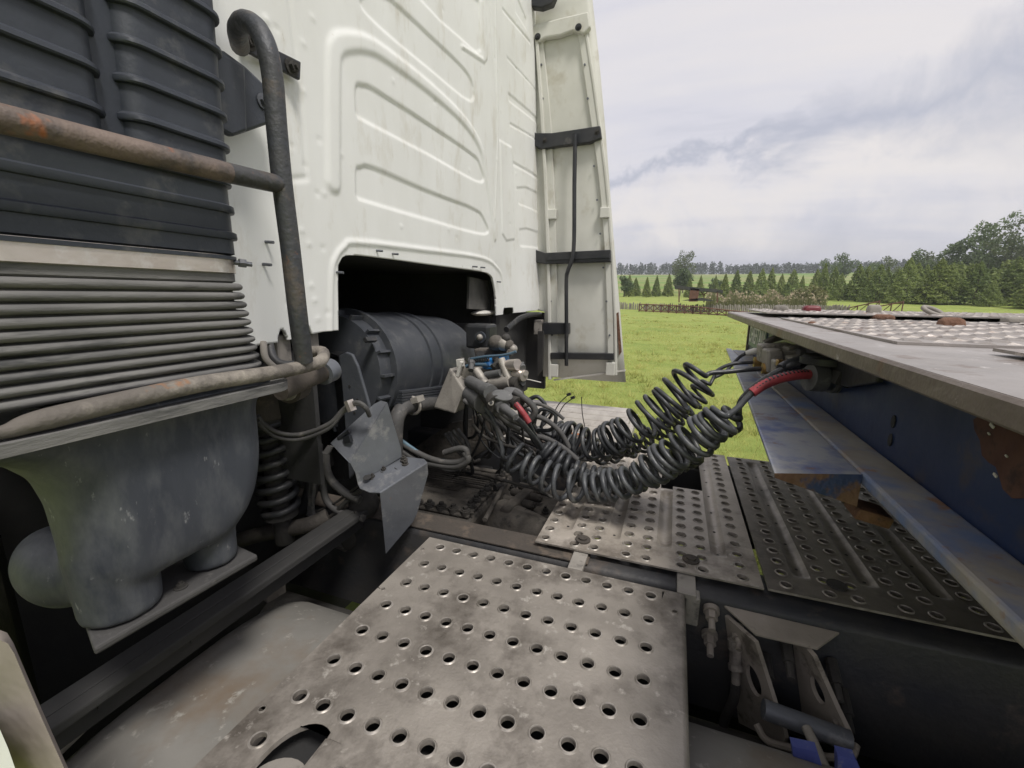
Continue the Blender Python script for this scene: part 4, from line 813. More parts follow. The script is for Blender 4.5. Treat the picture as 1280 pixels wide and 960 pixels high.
# ------------------------------------------------------------------ bracket on the rail, right of the near plate
def step_bracket():
    r = Vector((1,0,0)); dn = Vector((0,-.35,-1)).normalized()
    tp = [V(905,756,Y=1.069), V(1050,790,Y=1.069), V(1022,810,Z=.992), V(945,792,Z=.992)]
    b = MB(); b.prism(tp, (0,0,-.007)); o = b.build('step_bracket', M['bracket'], truck, bevel=.002, label='dirty steel bracket with pin on the frame rail')
    for BT, FT, FB, BB in (((.176,1.069,.984),(.232,1.0,.984),(.307,.945,.795),(.237,1.069,.69)), ((.318,1.069,.984),(.345,1.0,.984),(.428,.96,.825),(.375,1.069,.73))):
        BT, FT, FB, BB = map(Vector, (BT, FT, FB, BB)); uv = lambda u, v: BT.lerp(FT, u).lerp(BB.lerp(FB, u), v); n = 20
        out = [(0,0),(1,0),(1,.3),(1,.6),(1.02,.85),(1.0,.94),(.94,1.0),(.84,1.03),(.7,1.02),(0,1)]; hole = [(.60+.17*math.cos(2*math.pi*k/n), .48+.15*math.sin(2*math.pi*k/n)) for k in range(n)]; h2 = [(.84+.07*math.cos(2*math.pi*k/12), .76+.045*math.sin(2*math.pi*k/12)) for k in range(12)]
        bm = bmesh.new(); eds = []
        for lp in (out, hole, h2):
            vv = [bm.verts.new(uv(*q)) for q in lp]; eds += [bm.edges.new((vv[i], vv[(i+1) % len(vv)])) for i in range(len(vv))]
        bmesh.ops.triangle_fill(bm, use_beauty=True, edges=eds); me_ = bpy.data.meshes.new('side_plate'); bm.to_mesh(me_); bm.free(); me_.materials.append(M['bracket'])
        s = bpy.data.objects.new('side_plate', me_); COL.objects.link(s); s.parent = o; sd = s.modifiers.new('sheet', 'SOLIDIFY'); sd.thickness = .010; sd.offset = 0
    b = MB(); p0, p1 = V(954,886,Y=.955), V(1062,926,Y=.955); b.cyl(p0, p1, .0205, 20); b.build('pin', M['greysteel'], o, smooth=40)
    b = MB(); pm = V(1008,910,Y=.93); b.tube([pm, V(1018,930,Y=.90), V(1032,962,Y=.86)], .010, 10); b.build('lever', M['dust'], o, smooth=40)
    b = MB(); b.tube(crm([V(945,905,Y=.97), V(958,925,Y=.95), V(985,934,Y=.94), V(1030,946,Y=.93), V(1062,946,Y=.93), V(1070,930,Y=.95)], 5), .008, 8); b.build('wire_clip', M['bracket'], o, smooth=40)
    b = MB(); b.prism([V(990,933,Y=.84), V(1022,940,Y=.84), V(1030,965,Y=.83), V(998,995,Y=.83)], (0,.02,0)); b.prism([V(1047,944,Y=.84), V(1070,950,Y=.84), V(1090,995,Y=.83), V(1048,995,Y=.83)], (0,.02,0)); b.build('blue_label', mat('chipped_blue_paint', (.05,.065,.24), (.07,.09,.28), 20, (.22,.22,.23), .64, 40, .6), o)
    # nuts and fittings on the web
    for px, py, s in ((889,760,1), (887,791,1), (921,783,.85)):
        c = V(px, py, Y=1.069); b = MB(); b.cyl(c, c+Vector((0,-.012,-.004)), .019*s, 16); b.cyl(c+Vector((0,-.012,-.004)), c+Vector((0,-.030,-.010)), .014*s, 6); b.cyl(c+Vector((0,-.030,-.010)), c+Vector((0,-.055,-.020)), .008*s, 10); b.build('rail_nut', M['bracket'], o, smooth=30)
    b = MB(); a = V(919,800,Y=1.04)
    for k, (r0, h) in enumerate(((.017,.02),(.013,.035),(.016,.012),(.010,.03))): b.cyl(a, a+Vector((.002,-.006,-h)), r0, 12); a = a+Vector((.002,-.006,-h))
    b.build('air_fitting', M['tubed'], o, smooth=30)
    b = MB(); b.tube(crm([a, a+Vector((.0,.0,-.05)), a+Vector((-.01,.02,-.14)), a+Vector((-.01,.03,-.3))], 4), .011, 10); b.build('air_pipe', M['castd'], o, smooth=40)
    for x, z in ((.305,.955),(.40,.93),(.43,.86),(.27,.90)): b = MB(); b.cyl((x,1.069,z), (x,1.02,z-.02), .013, 8); b.cyl((x,1.02,z-.02), (x,.99,z-.035), .008, 8); b.build('rail_nut', M['castd'], o, smooth=30)
step_bracket()
def wheel():
    # drive wheel and mudguard in the dark behind the bracket
    b = MB(); rings = []
    for y, rr in ((.42,.30),(.42,.46),(.46,.50),(.52,.515),(.64,.515),(.70,.50),(.74,.46),(.74,.30)): rings.append([Vector((1.55+rr*math.cos(a), y, .515+rr*math.sin(a))) for a in np.linspace(0, 2*math.pi, 48, endpoint=False)])
    b.loft(rings); w = b.build('wheel', M['tyre'], truck, smooth=30, label='rear tyre in the shade of the trailer')
    MB().box((.60,1.2,.35), (3.2,1.9,.62)).build('axle', M['castd'], truck, bevel=.05)
wheel()
# ------------------------------------------------------------------ air filter and its neighbours
def airfilter():
    A, B = V(431,463,X=-1.07), V(566,446,X=-1.07); ax = (B-A); Ln = ax.length; ax.normalize(); u = ax.cross(Vector((0,0,1))).normalized(); w = u.cross(ax)
    def ringat(t, r, n=48): return [A+ax*(Ln*t)+(u*math.cos(2*math.pi*k/n)+w*math.sin(2*math.pi*k/n))*r for k in range(n)]
    R = .205; prof = [(-.08,.12),(-.07,R*.93),(0,R*.94),(.002,R*1.05),(.03,R*1.05),(.032,R),(.30,R),(.302,R*1.035),(.33,R*1.035),(.332,R),(.40,R),(.402,R*1.035),(.43,R*1.035),(.432,R),(.74,R*.985),(.80,R*.96),(.86,R*.90),(.90,R*.80),(.905,R*.72),(.935,R*.70),(.94,R*.60),(.99,R*.57),(1.0,R*.5)]
    b = MB(); b.loft([ringat(t, r) for t, r in prof]); f = b.build('air_filter_housing', M['filter'], truck, smooth=35, label='round black plastic air filter housing under the cab opening')
    for k in range(16):
        a = 2*math.pi*k/16; d = u*math.cos(a)+w*math.sin(a); MB().obox(A+ax*(-.035*Ln)+d*R*.97, ax, d, ax.cross(d), .035*Ln, .008, .004).build('rim_rib', M['filter'], f)
    for px, py in ((461,426),):
        v = V(px, py, X=-.90); d = (v-A); d = d-ax*d.dot(ax); c = A+ax*((v-A).dot(ax))+d.normalized()*(R+.006); MB().obox(c, ax, d, ax.cross(d), .025, .007, .008).build('clip', M['black'], f, bevel=.002)
    b = MB()
    for k in range(6): q0, q1 = V(487,489+3.2*k,X=-.90), V(549,482+3.0*k,X=-.90); b.obox((q0+q1)/2, q1-q0, (1,0,0), (0,0,1), (q1-q0).length/2, .05, .0035)
    q0, q1 = V(492,497,X=-.93), V(545,489,X=-.93); b.obox((q0+q1)/2, q1-q0, (1,0,0), (0,0,1), (q1-q0).length/2, .05, .035); b.build('saddle', M['filter'], f)
    b = MB(); b.tube(crm([V(494,585,X=-.86), V(494,540,X=-.86), V(498,518,X=-.86), V(510,508,X=-.86), V(545,503,X=-.86), V(560,500,X=-.9)], 6), .026, 14); b.build('pipe', M['cable'], f, smooth=50)
    c = V(516,507,X=-.85); b = MB(); b.ring(c, (0,1,0), .030, .006, 20, 6); b.obox(c+Vector((.02,.0,.025)), (1,0,.3), (0,1,0), (-.3,0,1), .014, .022, .010); b.build('pipe_clamp', M['conn'], f, smooth=40)
    c = V(566,447,X=-1.03); b = MB(); b.cyl(c, c+ax*.05, .034, 18); b.build('port', M['conn'], f, smooth=40); b = MB(); b.cyl(c+ax*.05, c+ax*.085, .042, 18); b.build('port_ring', M['bluebit'], f, smooth=40); b = MB(); b.cyl(c+ax*.085, c+ax*.17, .026, 12, .022); b.build('port_plug', M['duct'], f, smooth=40)
airfilter()
def susp():
    # folded mounting plate in front of the filter
    b = MB(); b.prism([V(*q, Y=1.11) for q in ((423,444),(432,440),(440,443),(447,458),(461,506),(470,560),(436,600),(430,520),(427,480))], (0,.012,0)); o = b.build('mount_plate', mat('slate_painted_steel', (.065,.072,.085), (.09,.096,.108), 9, (.14,.14,.145), .66, 14, .55, .1, .1, 80), truck, bevel=.004, label='dark grey folded mounting plate beside the air filter')
    b = MB(); b.loft([[V(423,444,Y=1.11), V(432,440,Y=1.11)], [V(393,437,Y=1.24), V(402,436,Y=1.24)]], False, False); b.loft([[V(423,444,Y=1.11), V(427,480,Y=1.11), V(436,600,Y=1.11)], [V(400,452,Y=1.24), V(404,490,Y=1.24), V(412,600,Y=1.24)]], False, False); b.build('flange', M['black'], o)
    for px, py in ((437,483),(443,516),(447,500)): c = V(px, py, Y=1.11); MB().cyl(c, c+Vector((0,-.001,0)), .005, 10).build('hole', M['inside'], o)
    MB().prism([V(*q, Y=1.20) for q in ((386,489),(431,480),(440,570),(400,590),(392,540))], (0,.01,0)).build('dark_panel', M['rail'], truck)
    # spring strut
    a, c = V(334,528,Y=.93), V(351,640,Y=.93); ax = (c-a); Ln = ax.length; ax.normalize(); u = ax.cross(Vector((0,1,0))).normalized(); w = ax.cross(u); pts = []; n = 7.5
    for k in range(int(n*18)+1):
        t = k/(n*18); an = 2*math.pi*n*t; rr = .050*(1 if .1 < t < .95 else .93); pts.append(a+ax*(Ln*t)+(u*math.cos(an)+w*math.sin(an))*rr)
    b = MB(); b.tube(pts, .0112, 8); o = b.build('coil_spring', M['black'], truck, smooth=60, label='black coil spring of the cab suspension')
    b = MB(); b.cyl(a, c, .030, 16); b.cyl(c-ax*.01, c+ax*.012, .050, 20); b.cyl(c+ax*.012, c+ax*.10, .028, 16); b.cyl(a-ax*.02, a, .055, 20); b.build('damper', M['castd'], o, smooth=40)
    b = MB(); b.tube([a+Vector((0,0,.12)), a+Vector((0,0,.10)), a+Vector((0,0,.02)), a-ax*.02], [.03,.05,.058,.045], 18); b.build('spring_seat', M['grime'], o, smooth=40)
    b = MB(); b.tube(crm([V(285,680,Y=.92), V(320,669,Y=.93), V(355,662,Y=.94), V(385,656,Y=.96), V(410,645,Y=1.0)], 6), .024, 14); b.build('stabiliser_pipe', M['cast'], truck, smooth=50)
    b = MB(); b.sph(V(378,672,Y=1.0), (.06,.05,.04), 14, 8); b.build('pipe_bracket', M['castd'], truck, smooth=60)
    b = MB(); b.tube(crm([V(368,648,Y=1.02), V(385,625,Y=1.02), V(392,590,Y=1.04), V(395,555,Y=1.06)], 5), .022, 12); b.build('brake_hose', M['rail'], truck, smooth=50)
    for dy in (0, 1):
        b = MB(); b.tube(crm([V(322,520+6*dy,Y=.84), V(330,530+5*dy,Y=.86), V(348,541+6*dy,Y=.88), V(376,543+6*dy,Y=.91), V(411,530+5*dy,Y=.95), V(427,514+3*dy,Y=.97), V(437,506+2*dy,Y=.975), V(447,503+1.5*dy,Y=.975), V(457,509+dy,Y=.98), V(462,520,Y=1.0)], 6), .0065, 8); b.build('cable', M['cable'], truck, smooth=60)
    c = V(438,507,Y=.965); b = MB(); b.obox(c, (1,0,.4), (0,1,0), (-.4,0,1), .006, .012, .016); b.build('cable_clip', M['clamp'], truck)
    # bundle behind the shield
    rr = random.Random(9)
    for k in range(6):
        j = lambda s=3: rr.uniform(-s, s)
        b = MB(); b.tube(crm([V(412+j(),560+j(),Y=1.03), V(397+j(),585+j(),Y=1.0), V(391+j(4),620+j(),Y=.98), V(391+j(4),650+j(),Y=.98), V(400+j(4),672+j(),Y=1.0), V(422+j(),683+j(),Y=1.04), V(440+j(),690+j(),Y=1.1)], 6), .006, 8); b.build('cable', M['cable'], truck, smooth=60)
    for px, py in ((396,596),(391,642),(399,673)): c = V(px, py, Y=.985); b = MB(); b.ring(c, (0,.1,1) if py < 660 else (1,0,.4), .017, .0035, 14, 6); b.build('cable_clip', M['clamp'] if py < 600 else M['black'], truck)
    for pts, r_ in (([(407,565),(408,585),(414,600),(430,615),(450,625)], .013), ([(403,600),(408,625),(425,640),(455,648)], .011), ([(399,660),(420,640),(440,620),(452,612)], .008), ([(400,675),(425,655),(445,640)], .004), ([(395,640),(420,628),(447,608)], .004)):
        b = MB(); b.tube(crm([V(*q, Y=1.02) for q in pts], 6), r_, 10); b.build('hose', M['cable'] if r_ > .01 else M['castd'], truck, smooth=60)
    b = MB(); b.sph(V(455,630,Y=1.08), (.05,.05,.05), 12, 8); b.cyl(V(440,620,Y=1.05), V(452,628,Y=1.06), .02, 12); b.sph(V(435,665,Y=1.1), (.07,.06,.06), 12, 8); b.build('cable_junction', M['castd'], truck, smooth=60)
    # folded shield
    y = lambda q: V(q[0], q[1], Y=q[2])
    A = [(413,554,.97),(468,505,1.055),(476,501,1.06),(484,503,1.06),(437,578,.965)]; Bq = [(437,578,.965),(484,503,1.06),(492,530,1.07),(501,560,1.085),(502,571,1.085),(447,604,.975),(444,591,.97)]
    T = [(447,604,.975),(502,571,1.085),(530,574,1.065),(534,578,1.06),(475,616,.955),(462,616,.957),(450,611,.965)]; Fq = [(475,616,.955),(534,578,1.06),(535,592,1.06),(521,642,1.075),(516,652,1.07),(482,692,.985)]
    b = MB(); S_ = []
    for q in (A, Bq, T, Fq):
        i0, i1, i2 = {5:(0,4,1), 7:(0,1,5) if q is Bq else (0,1,4), 6:(0,1,5)}[len(q)]
        p0, p1, p2 = y(q[i0]), y(q[i1]), y(q[i2]); nn = (p1-p0).cross(p2-p0); vs_ = []
        for p in q:
            d_ = V(p[0], p[1], Y=1.0)-CAM; vs_.append(CAM+d_*((p0-CAM).dot(nn)/d_.dot(nn)))
        b.add(vs_, [tuple(range(len(q)))])
    me_ = b.build('heat_shield', M['greysteel'], truck, label='bent grey sheet steel shield bolted beside the gearbox'); bm = bmesh.new(); bm.from_mesh(me_.data); bmesh.ops.remove_doubles(bm, verts=bm.verts, dist=.001); bm.to_mesh(me_.data); bm.free()
    s_ = me_.modifiers.new('sheet', 'SOLIDIFY'); s_.thickness = .004; s_.offset = 0; bv = me_.modifiers.new('bevel', 'BEVEL'); bv.width = .006; bv.segments = 3; bv.angle_limit = .4
    up = (y((482,590,1.04))-y((447,604,.975))).cross(y((534,578,1.06))-y((447,604,.975)))
    up = Vector((0,-.15,1))
    for px, py, yy in ((466,598,1.0),(480,589,1.03),(505,575,1.07),(507,580,1.06)): c = V(px, py, Y=yy); b = MB(); b.bolt(c, up, .0075, .009); b.build('bolt', M['castd'], me_)
    for px, py, yy in ((459,597,.985),(498,584,1.05)): c = V(px, py, Y=yy-.003); b = MB(); b.cyl(c, c+Vector((0,-.0005,.0015)), .012, 14); b.build('hole', M['inside'], me_)
    c = V(432,548,Y=.985); b = MB(); b.obox(c+Vector((-.005,0,.01)), (1,.2,.7), (0,1,-.3), (-.7,0,1), .022, .005, .004); b.obox(c+Vector((.012,-.004,.0)), (1,0,.3), (0,1,0), (-.3,0,1), .012, .006, .010); b.build('clip', M['black'], me_)
susp()
def gearbox():
    b = MB(); b.box((-1.1,1.36,.62), (-.66,1.84,.915)); g = b.build('gearbox', M['cast'], truck, bevel=.02, label='grimy gearbox casting with finned cover between the frame rails')
    b = MB(); b.box((-1.09,1.372,.915), (-.672,1.83,.93)); b.build('cover', M['cast'], g, bevel=.006)
    for k in range(9): y = 1.60+.02*k; MB().box((-1.06,y,.93), (-.70,y+.008,.944)).build('fin', M['cast'], g, bevel=.003)
    for k in range(5): y = 1.545+.012*k; MB().box((-1.06,y-.06*0,.93), (-.80,y+.004,.936)).build('fin', M['cast'], g)
    rim = [(-.90+.052*k, 1.390) for k in range(5)]+[(-.695, 1.44+.055*k) for k in range(7)]
    for x, y in rim:
        b = MB(); b.cyl((x,y,.925), (x,y,.942), .020, 14); b.cyl((x,y,.942), (x,y,.946), .015, 14); b.cyl((x,y,.946), (x,y,.957), .0095, 6); b.build('cover_bolt', M['castd'], g, smooth=30)
        b = MB(); b.box((x-.006,y-.006,.930), (x+.006,y+.006,.938)) if False else b.box((x+.02,y-.004,.9302), (x+.034,y+.004,.938)); b.build('web', M['cast'], g)
    b = MB(); b.tube(crm([V(572,588,Z=.96), V(600,592,Z=.965), V(622,598,Z=.965), V(632,604,Z=.965), V(627,612,Z=.96), V(606,650,Z=.95)], 6), .0095, 10); b.build('pipe', M['cast'], g, smooth=50)
    c = V(628,607,Z=.965); b = MB(); b.cyl(c, c+Vector((-.02,-.035,0)), .015, 12); b.build('pipe_joint', M['castd'], g, smooth=40)
    b = MB(); b.box((-.655,1.18,.60), (-.30,1.90,.855)); b.build('rear_housing', M['cast'], g, bevel=.03)
    b = MB(); b.tube([(-.60,1.50,.86), (-.35,1.40,.85)], .09, 20); b.sph((-.36,1.55,.82), (.12,.2,.09)); b.sph((-.52,1.30,.83), (.14,.12,.07)); b.build('rear_bulge', M['cast'], g, smooth=60)
    p0, p1 = V(634,640,Z=.93), V(672,607,Z=.93); d = (p1-p0).normalized(); s = d.cross(Vector((0,0,1)))
    b = MB(); b.obox((p0+p1)/2, d, s, (0,0,1), (p1-p0).length/2+.02, .022, .024); b.build('valve_block', M['cast'], g, bevel=.008)
    for k in range(4):
        for sd in (-1, 1):
            c = p0.lerp(p1, (k+.4)/4)+s*sd*.02; b = MB(); b.cyl(c, c+s*sd*.045, .017, 14); b.cyl(c+s*sd*.045, c+s*sd*.052, .012, 6); b.build('valve', M['cast'], g, smooth=35)
    for px, py in ((640,612),(646,628),(655,645),(682,640)): c = V(px, py, Z=.90); b = MB(); b.bolt(c, (0,0,1), .011, .014); b.build('bolt', M['castd'], g)
    c = V(569,584,Z=.97); b = MB(); b.ring(c, (.3,-1,.2), .016, .007, 18, 8); b.cyl(c+Vector((0,0,-.03)), c+Vector((0,0,-.012)), .012, 10); b.build('lifting_eye', M['cast'], g, smooth=50)
    # cross panels behind, filling between rails
    MB().prism([V(*q, Y=1.88) for q in ((508,566),(565,528),(600,522),(612,560),(560,590),(515,590))], (0,.01,0)).build('cross_panel', M['cast'], truck, bevel=.003)
    MB().prism([V(*q, Y=1.80) for q in ((590,520),(640,516),(652,532),(618,551),(588,551))], (0,.012,0)).build('cross_panel', M['grime'], truck, bevel=.003)
    MB().box((-1.0,1.17,.55), (3,1.92,.60)).build('belly_pan', M['inside'], truck)
    b = MB(); b.tube(crm([V(645,520,Y=2.0), V(690,556,Y=2.0), V(740,556,Y=2.0)], 5), .02, 8); b.box((-.55,1.94,1.031), (-.33,2.16,1.05)); b.build('rusty_bar', M['tuber'], truck)
    for pts in ([(560,540),(572,555),(583,575),(575,588)], [(566,538),(580,556),(586,572),(578,585),(560,588),(540,578)], [(563,540),(570,560),(580,572)], [(572,536),(584,553),(588,570)], [(556,542),(566,556),(575,565),(583,570)]):
        b = MB(); b.tube(crm([V(*q, Y=1.45) for q in pts], 6), .007, 8); b.build('cable', M['cable'], truck, smooth=60)
    for pts, r_, m_ in (([(500,553),(520,565),(540,574),(560,578),(575,577),(583,570),(582,562),(572,561),(555,566)], .011, 'cable'), ([(500,549),(515,560),(535,572),(560,577)], .007, 'bluebit'), ([(498,560),(520,575),(545,581),(570,583),(585,575),(580,565)], .012, 'cable')):
        b = MB(); b.tube(crm([V(*q, Y=1.3) for q in pts], 6), r_, 10); b.build('cable', M[m_] if m_ != 'bluebit' else mat('blue_grey_hose', (.12,.20,.26), (.08,.13,.17), 20, rough=.5), truck, smooth=60)
gearbox()
# ------------------------------------------------------------------ connector block behind the cab
z13 = lambda x, y: (520+x/6.4, 380+y/6.4)
def connectors():
    def q(x, y, Y): return V(*z13(x, y), Y=Y)
    b = MB(); f = [q(140,830,1.42), q(270,510,1.46), q(385,690,1.40), q(310,880,1.37)]; bk = [q(205,835,1.62), q(330,497,1.64), q(560,560,1.60), q(470,800,1.60)]
    b.hexa(f+bk); o = b.build('connector_bracket', M['conn'], truck, bevel=.006, label='dusty alloy bracket carrying the air and electric couplings')
    b = MB(); b.prism([q(*p, 1.50) for p in ((390,500),(640,520),(640,640),(560,660),(430,600))], (0,.03,0)); b.prism([q(*p, 1.47) for p in ((330,500),(440,500),(470,640),(400,660))], (0,.03,0)); b.build('back_plate', M['conn'], o, bevel=.004)
    b = MB(); b.obox(q(355,470,1.46), (1,0,.1), (0,1,0), (-.1,0,1), .012, .012, .014); b.obox(q(350,520,1.45), (1,0,-.3), (0,1,0), (.3,0,1), .006, .008, .03); b.build('clip', M['bwhite'], o, bevel=.002)
    def cy(a, c, r, m, name, r2=None, n=16): bb = MB(); bb.cyl(a, c, r, n, r2); return bb.build(name, m, o, smooth=35)
    cy(q(430,620,1.38), q(560,690,1.30), .022, M['cap'], 'socket'); cy(q(560,690,1.30), q(600,712,1.27), .026, M['cap'], 'socket_ring')
    cy(q(440,720,1.38), q(540,790,1.32), .036, M['cap'], 'socket'); cy(q(560,700,1.32), q(640,800,1.26), .030, M['castd'], 'socket')
    cy(q(640,780,1.30), q(700,830,1.26), .024, M['cap'], 'socket'); cy(q(700,830,1.26), q(800,910,1.20), .016, M['cap'], 'plug', .011)
    cy(q(720,730,1.36), q(820,800,1.32), .024, M['castd'], 'socket')
    for (x, y, yy) in ((690,735,1.27), (775,712,1.34)):
        c = q(x, y, yy); nrm = Vector((.25,-.55,.8)).normalized(); u = Vector((1,.3,-.35)).normalized(); u = (u-nrm*u.dot(nrm)).normalized(); w = nrm.cross(u); bb = MB()
        bb.loft([[c+nrm*h+u*(s*.034*math.cos(t))+w*(s*.022*math.sin(t)) for t in [2*math.pi*k/24 for k in range(24)]] for h, s in ((-.006,.9),(-.005,1),(.004,1),(.006,.92))]); bb.build('socket_cap', M['cap'], o, smooth=40)
    c = q(597,790,1.25); cy(c, c+Vector((.004,-.006,.002)), .009, M['conn'], 'screw'); cy(c+Vector((.004,-.006,.002)), c+Vector((.005,-.008,.003)), .005, M['inside'], 'screw_slot')
    # metal palm couplings
    for (x0, y0, x1, y1, r_, m_) in ((740,490,815,485,.020,'clamp'), (790,560,865,575,.019,'clamp'), (680,440,740,600,.014,'conn'), (690,570,760,620,.020,'conn'), (560,570,680,550,.013,'cap'), (480,530,560,640,.016,'conn'), (600,640,760,620,.024,'conn'), (740,620,830,640,.028,'castd')):
        cy(q(x0,y0,1.42), q(x1,y1,1.40), r_, M[m_], 'coupling')
    b = MB(); b.obox(q(525,255,1.75), (1,0,0), (0,1,0), (0,0,1), .055, .05, .052); bx = b.build('lamp_box', M['black'], o, bevel=.012); c = q(520,265,1.69); cy(c, c+Vector((0,-.012,0)), .024, M['duct'], 'lamp_rim'); bb = MB(); bb.sph(c+Vector((0,-.012,0)), .014, 12, 8); bb.build('lamp_lens', M['conn'], o, smooth=60)
    b = MB(); b.prism([q(*p, 1.55) for p in ((455,360),(560,360),(640,330),(730,345),(760,400),(690,420),(560,410),(475,430))], (0,.06,0)); b.build('valve_body', M['cast'], o, bevel=.008); cy(q(515,410,1.54), q(517,410,1.52), .017, M['inside'], 'port')
    for (x, y, r_, m_) in ((640,310,.03,'cast'), (700,320,.026,'conn'), (740,330,.022,'cast'), (775,360,.018,'conn'), (610,320,.02,'black'), (720,275,.018,'castd')):
        bb = MB(); bb.sph(q(x, y, 1.53), r_, 12, 8); bb.build('fitting', M[m_], o, smooth=60)
    b = MB(); b.obox(q(610,475,1.50), (1,0,.1), (0,1,0), (-.1,0,1), .030, .02, .020); b.obox(q(690,440,1.52), (1,0,.2), (0,1,0), (-.2,0,1), .022, .02, .016); b.build('blue_fitting', mat('bright_blue_plastic', (.02,.17,.42), (.03,.2,.5), 20, rough=.4), o, bevel=.004)
    for pts, r_, m_ in (([(440,440),(560,420),(680,412),(760,395),(800,380)], .005, 'bt'), ([(400,500),(480,485),(580,490),(650,515),(690,550)], .007, 'bt'), ([(760,605),(830,600),(900,605),(1000,628)], .002, 'wh')):
        bb = MB(); bb.tube(crm([q(*p, 1.44) for p in pts], 6), r_, 8); bb.build('thin_hose', mat('slate_blue_hose', (.07,.12,.17), (.05,.09,.13), 20, rough=.45) if m_ == 'bt' else M['bwhite'], o, smooth=60)
    # small spring of the blue hose
    pts = []; a, c = q(430,455,1.45), q(580,435,1.45); ax = (c-a).normalized(); u = ax.cross(Vector((0,0,1))).normalized(); w = u.cross(ax)
    for k in range(9*10+1): t = k/90; an = 2*math.pi*9*t; pts.append(a.lerp(c, t)+(u*math.cos(an)+w*math.sin(an))*.011)
    bb = MB(); bb.tube(pts, .003, 6); bb.build('small_coil', M['hose'], o, smooth=60)
    for pts, r_ in (([(380,770),(440,810),(520,860),(580,920),(640,980),(690,1080)], .0085), ([(780,700),(860,750),(930,810),(950,870),(900,950)], .011), ([(620,850),(680,900),(760,960),(840,1000)], .012), ([(660,830),(720,900),(800,940),(900,980)], .011)):
        bb = MB(); bb.tube(crm([q(*p, 1.33) for p in pts], 6), r_, 10); bb.build('loom', M['cable'], o, smooth=60)
connectors()
def clutter():
    rr = random.Random(21)
    for k, (pts, r_, m_) in enumerate((
        ([(660,500),(672,496),(682,508),(676,522),(664,518)], .008, 'hose'), ([(664,530),(676,512),(694,518),(690,536),(672,538)], .0075, 'hose'), ([(650,522),(668,520),(684,526),(700,540),(712,560)], .010, 'cable'),
        ([(640,536),(660,544),(682,548),(704,560),(722,575)], .011, 'cable'), ([(604,520),(622,530),(640,545),(660,560),(676,575)], .007, 'cable'), ([(612,505),(630,522),(650,530),(668,545)], .009, 'hose'),
        ([(590,530),(606,546),(630,556),(655,562)], .006, 'castd'), ([(628,600),(650,606),(672,612),(690,622)], .006, 'castd'), ([(640,585),(660,590),(676,600),(688,612)], .0075, 'castd'), ([(655,508),(672,505),(690,512),(705,524)], .006, 'cable'))):
        b = MB(); b.tube(crm([V(*q, Y=1.55-.02*k) for q in pts], 6), r_, 8); b.build('hose', M[m_], truck, smooth=60)
def tangle():
    # many thin lines from the couplings down into the chassis
    rr = random.Random(5); j = lambda a: rr.uniform(-a, a)
    for k in range(22):
        x0, y0 = rr.uniform(575, 655), rr.uniform(478, 520); x3, y3 = rr.uniform(560, 720), rr.uniform(545, 600); Yd = rr.uniform(1.36, 1.7)
        pts = [(x0, y0), (x0+(x3-x0)*.3+j(8), y0+(y3-y0)*.45+rr.uniform(0, 14)), (x0+(x3-x0)*.65+j(10), y0+(y3-y0)*.85+rr.uniform(0, 12)), (x3, y3)]
        b = MB(); b.tube(crm([V(*q, Y=Yd+.05*i_) for i_, q in enumerate(pts)], 7), rr.choice((.0035, .005, .0065, .008)), 8); b.build('cable', M[rr.choice(('cable', 'castd', 'hose', 'black'))], truck, smooth=60)
    for k in range(26):
        c = V(rr.uniform(572, 655), rr.uniform(440, 505), Y=rr.uniform(1.42, 1.6)); d = Vector((rr.uniform(.2, 1), rr.uniform(-.8, .1), rr.uniform(-.8, .5))).normalized(); r_ = rr.uniform(.006, .014); L = rr.uniform(.018, .045)
        b = MB(); b.cyl(c, c+d*L*.35, r_*1.25, 6); b.cyl(c+d*L*.35, c+d*L, r_, 14); b.build('fitting', M[rr.choice(('conn', 'cast', 'castd', 'cap', 'clamp', 'cap', 'castd'))], truck, smooth=35)
    for px, py, Yd in ((851,512,1.72), (605,458,1.45)):
        c = V(px, py, Y=Yd); b = MB(); b.cyl(c, c+Vector((.03,-.01,.012)), .010, 12); b.build('blue_joint', M['bluebit'], truck, smooth=35)
tangle()
clutter()
# ================================================================== COILED HOSES
def coil(name, label, lead_in, axis, lead_out, R, r_, turns, m, taper=(.6, .8), seg=18, phase=0.0, warp=0.0):
    """hose: straight lead, helix along a curved axis, straight lead"""
    ax = crm(axis, 14); cum = [0]
    for i in range(1, len(ax)): cum.append(cum[-1]+(ax[i]-ax[i-1]).length)
    tot = cum[-1]; n = int(turns*seg); pts = []; u = None; prev = None; j = 0
    for k in range(n+1):
        tt = k/n; s = tot*((1-warp)*tt+warp*(1-(1-tt)**2))
        while j < len(cum)-2 and cum[j+1] < s: j += 1
        f = (s-cum[j])/max(1e-9, cum[j+1]-cum[j]); p = ax[j].lerp(ax[j+1], f)
        t = (ax[min(j+2, len(ax)-1)]-ax[max(j-1, 0)]).normalized()
        if u is None: u = t.cross(Vector((0,0,1))).normalized()
        u = (u-t*u.dot(t)).normalized(); w = t.cross(u)
        e = min(1, k/(seg*taper[0]), (n-k)/(seg*taper[1])); a = 2*math.pi*k/seg+phase
        RR = R*(.25+.75*e)*(1+.09*math.sin(k*.071+phase*3)+.07*math.sin(k*.023+phase)+.03*math.sin(k*.37)); jit = .22*R*math.sin(k*.053+phase)+.10*R*math.sin(k*.19)
        pts.append(p+(u*math.cos(a)+w*math.sin(a))*RR+t*jit)
    full = (crm(lead_in+[pts[0]], 5)[:-1] if lead_in else [])+pts+(crm([pts[-1]]+lead_out, 5)[1:] if lead_out else [])
    b = MB(); b.tube(full, r_, 8); o = b.build(name, m, None, smooth=70); return tag(o, label, 'hose', 'coiled hoses between truck and trailer')
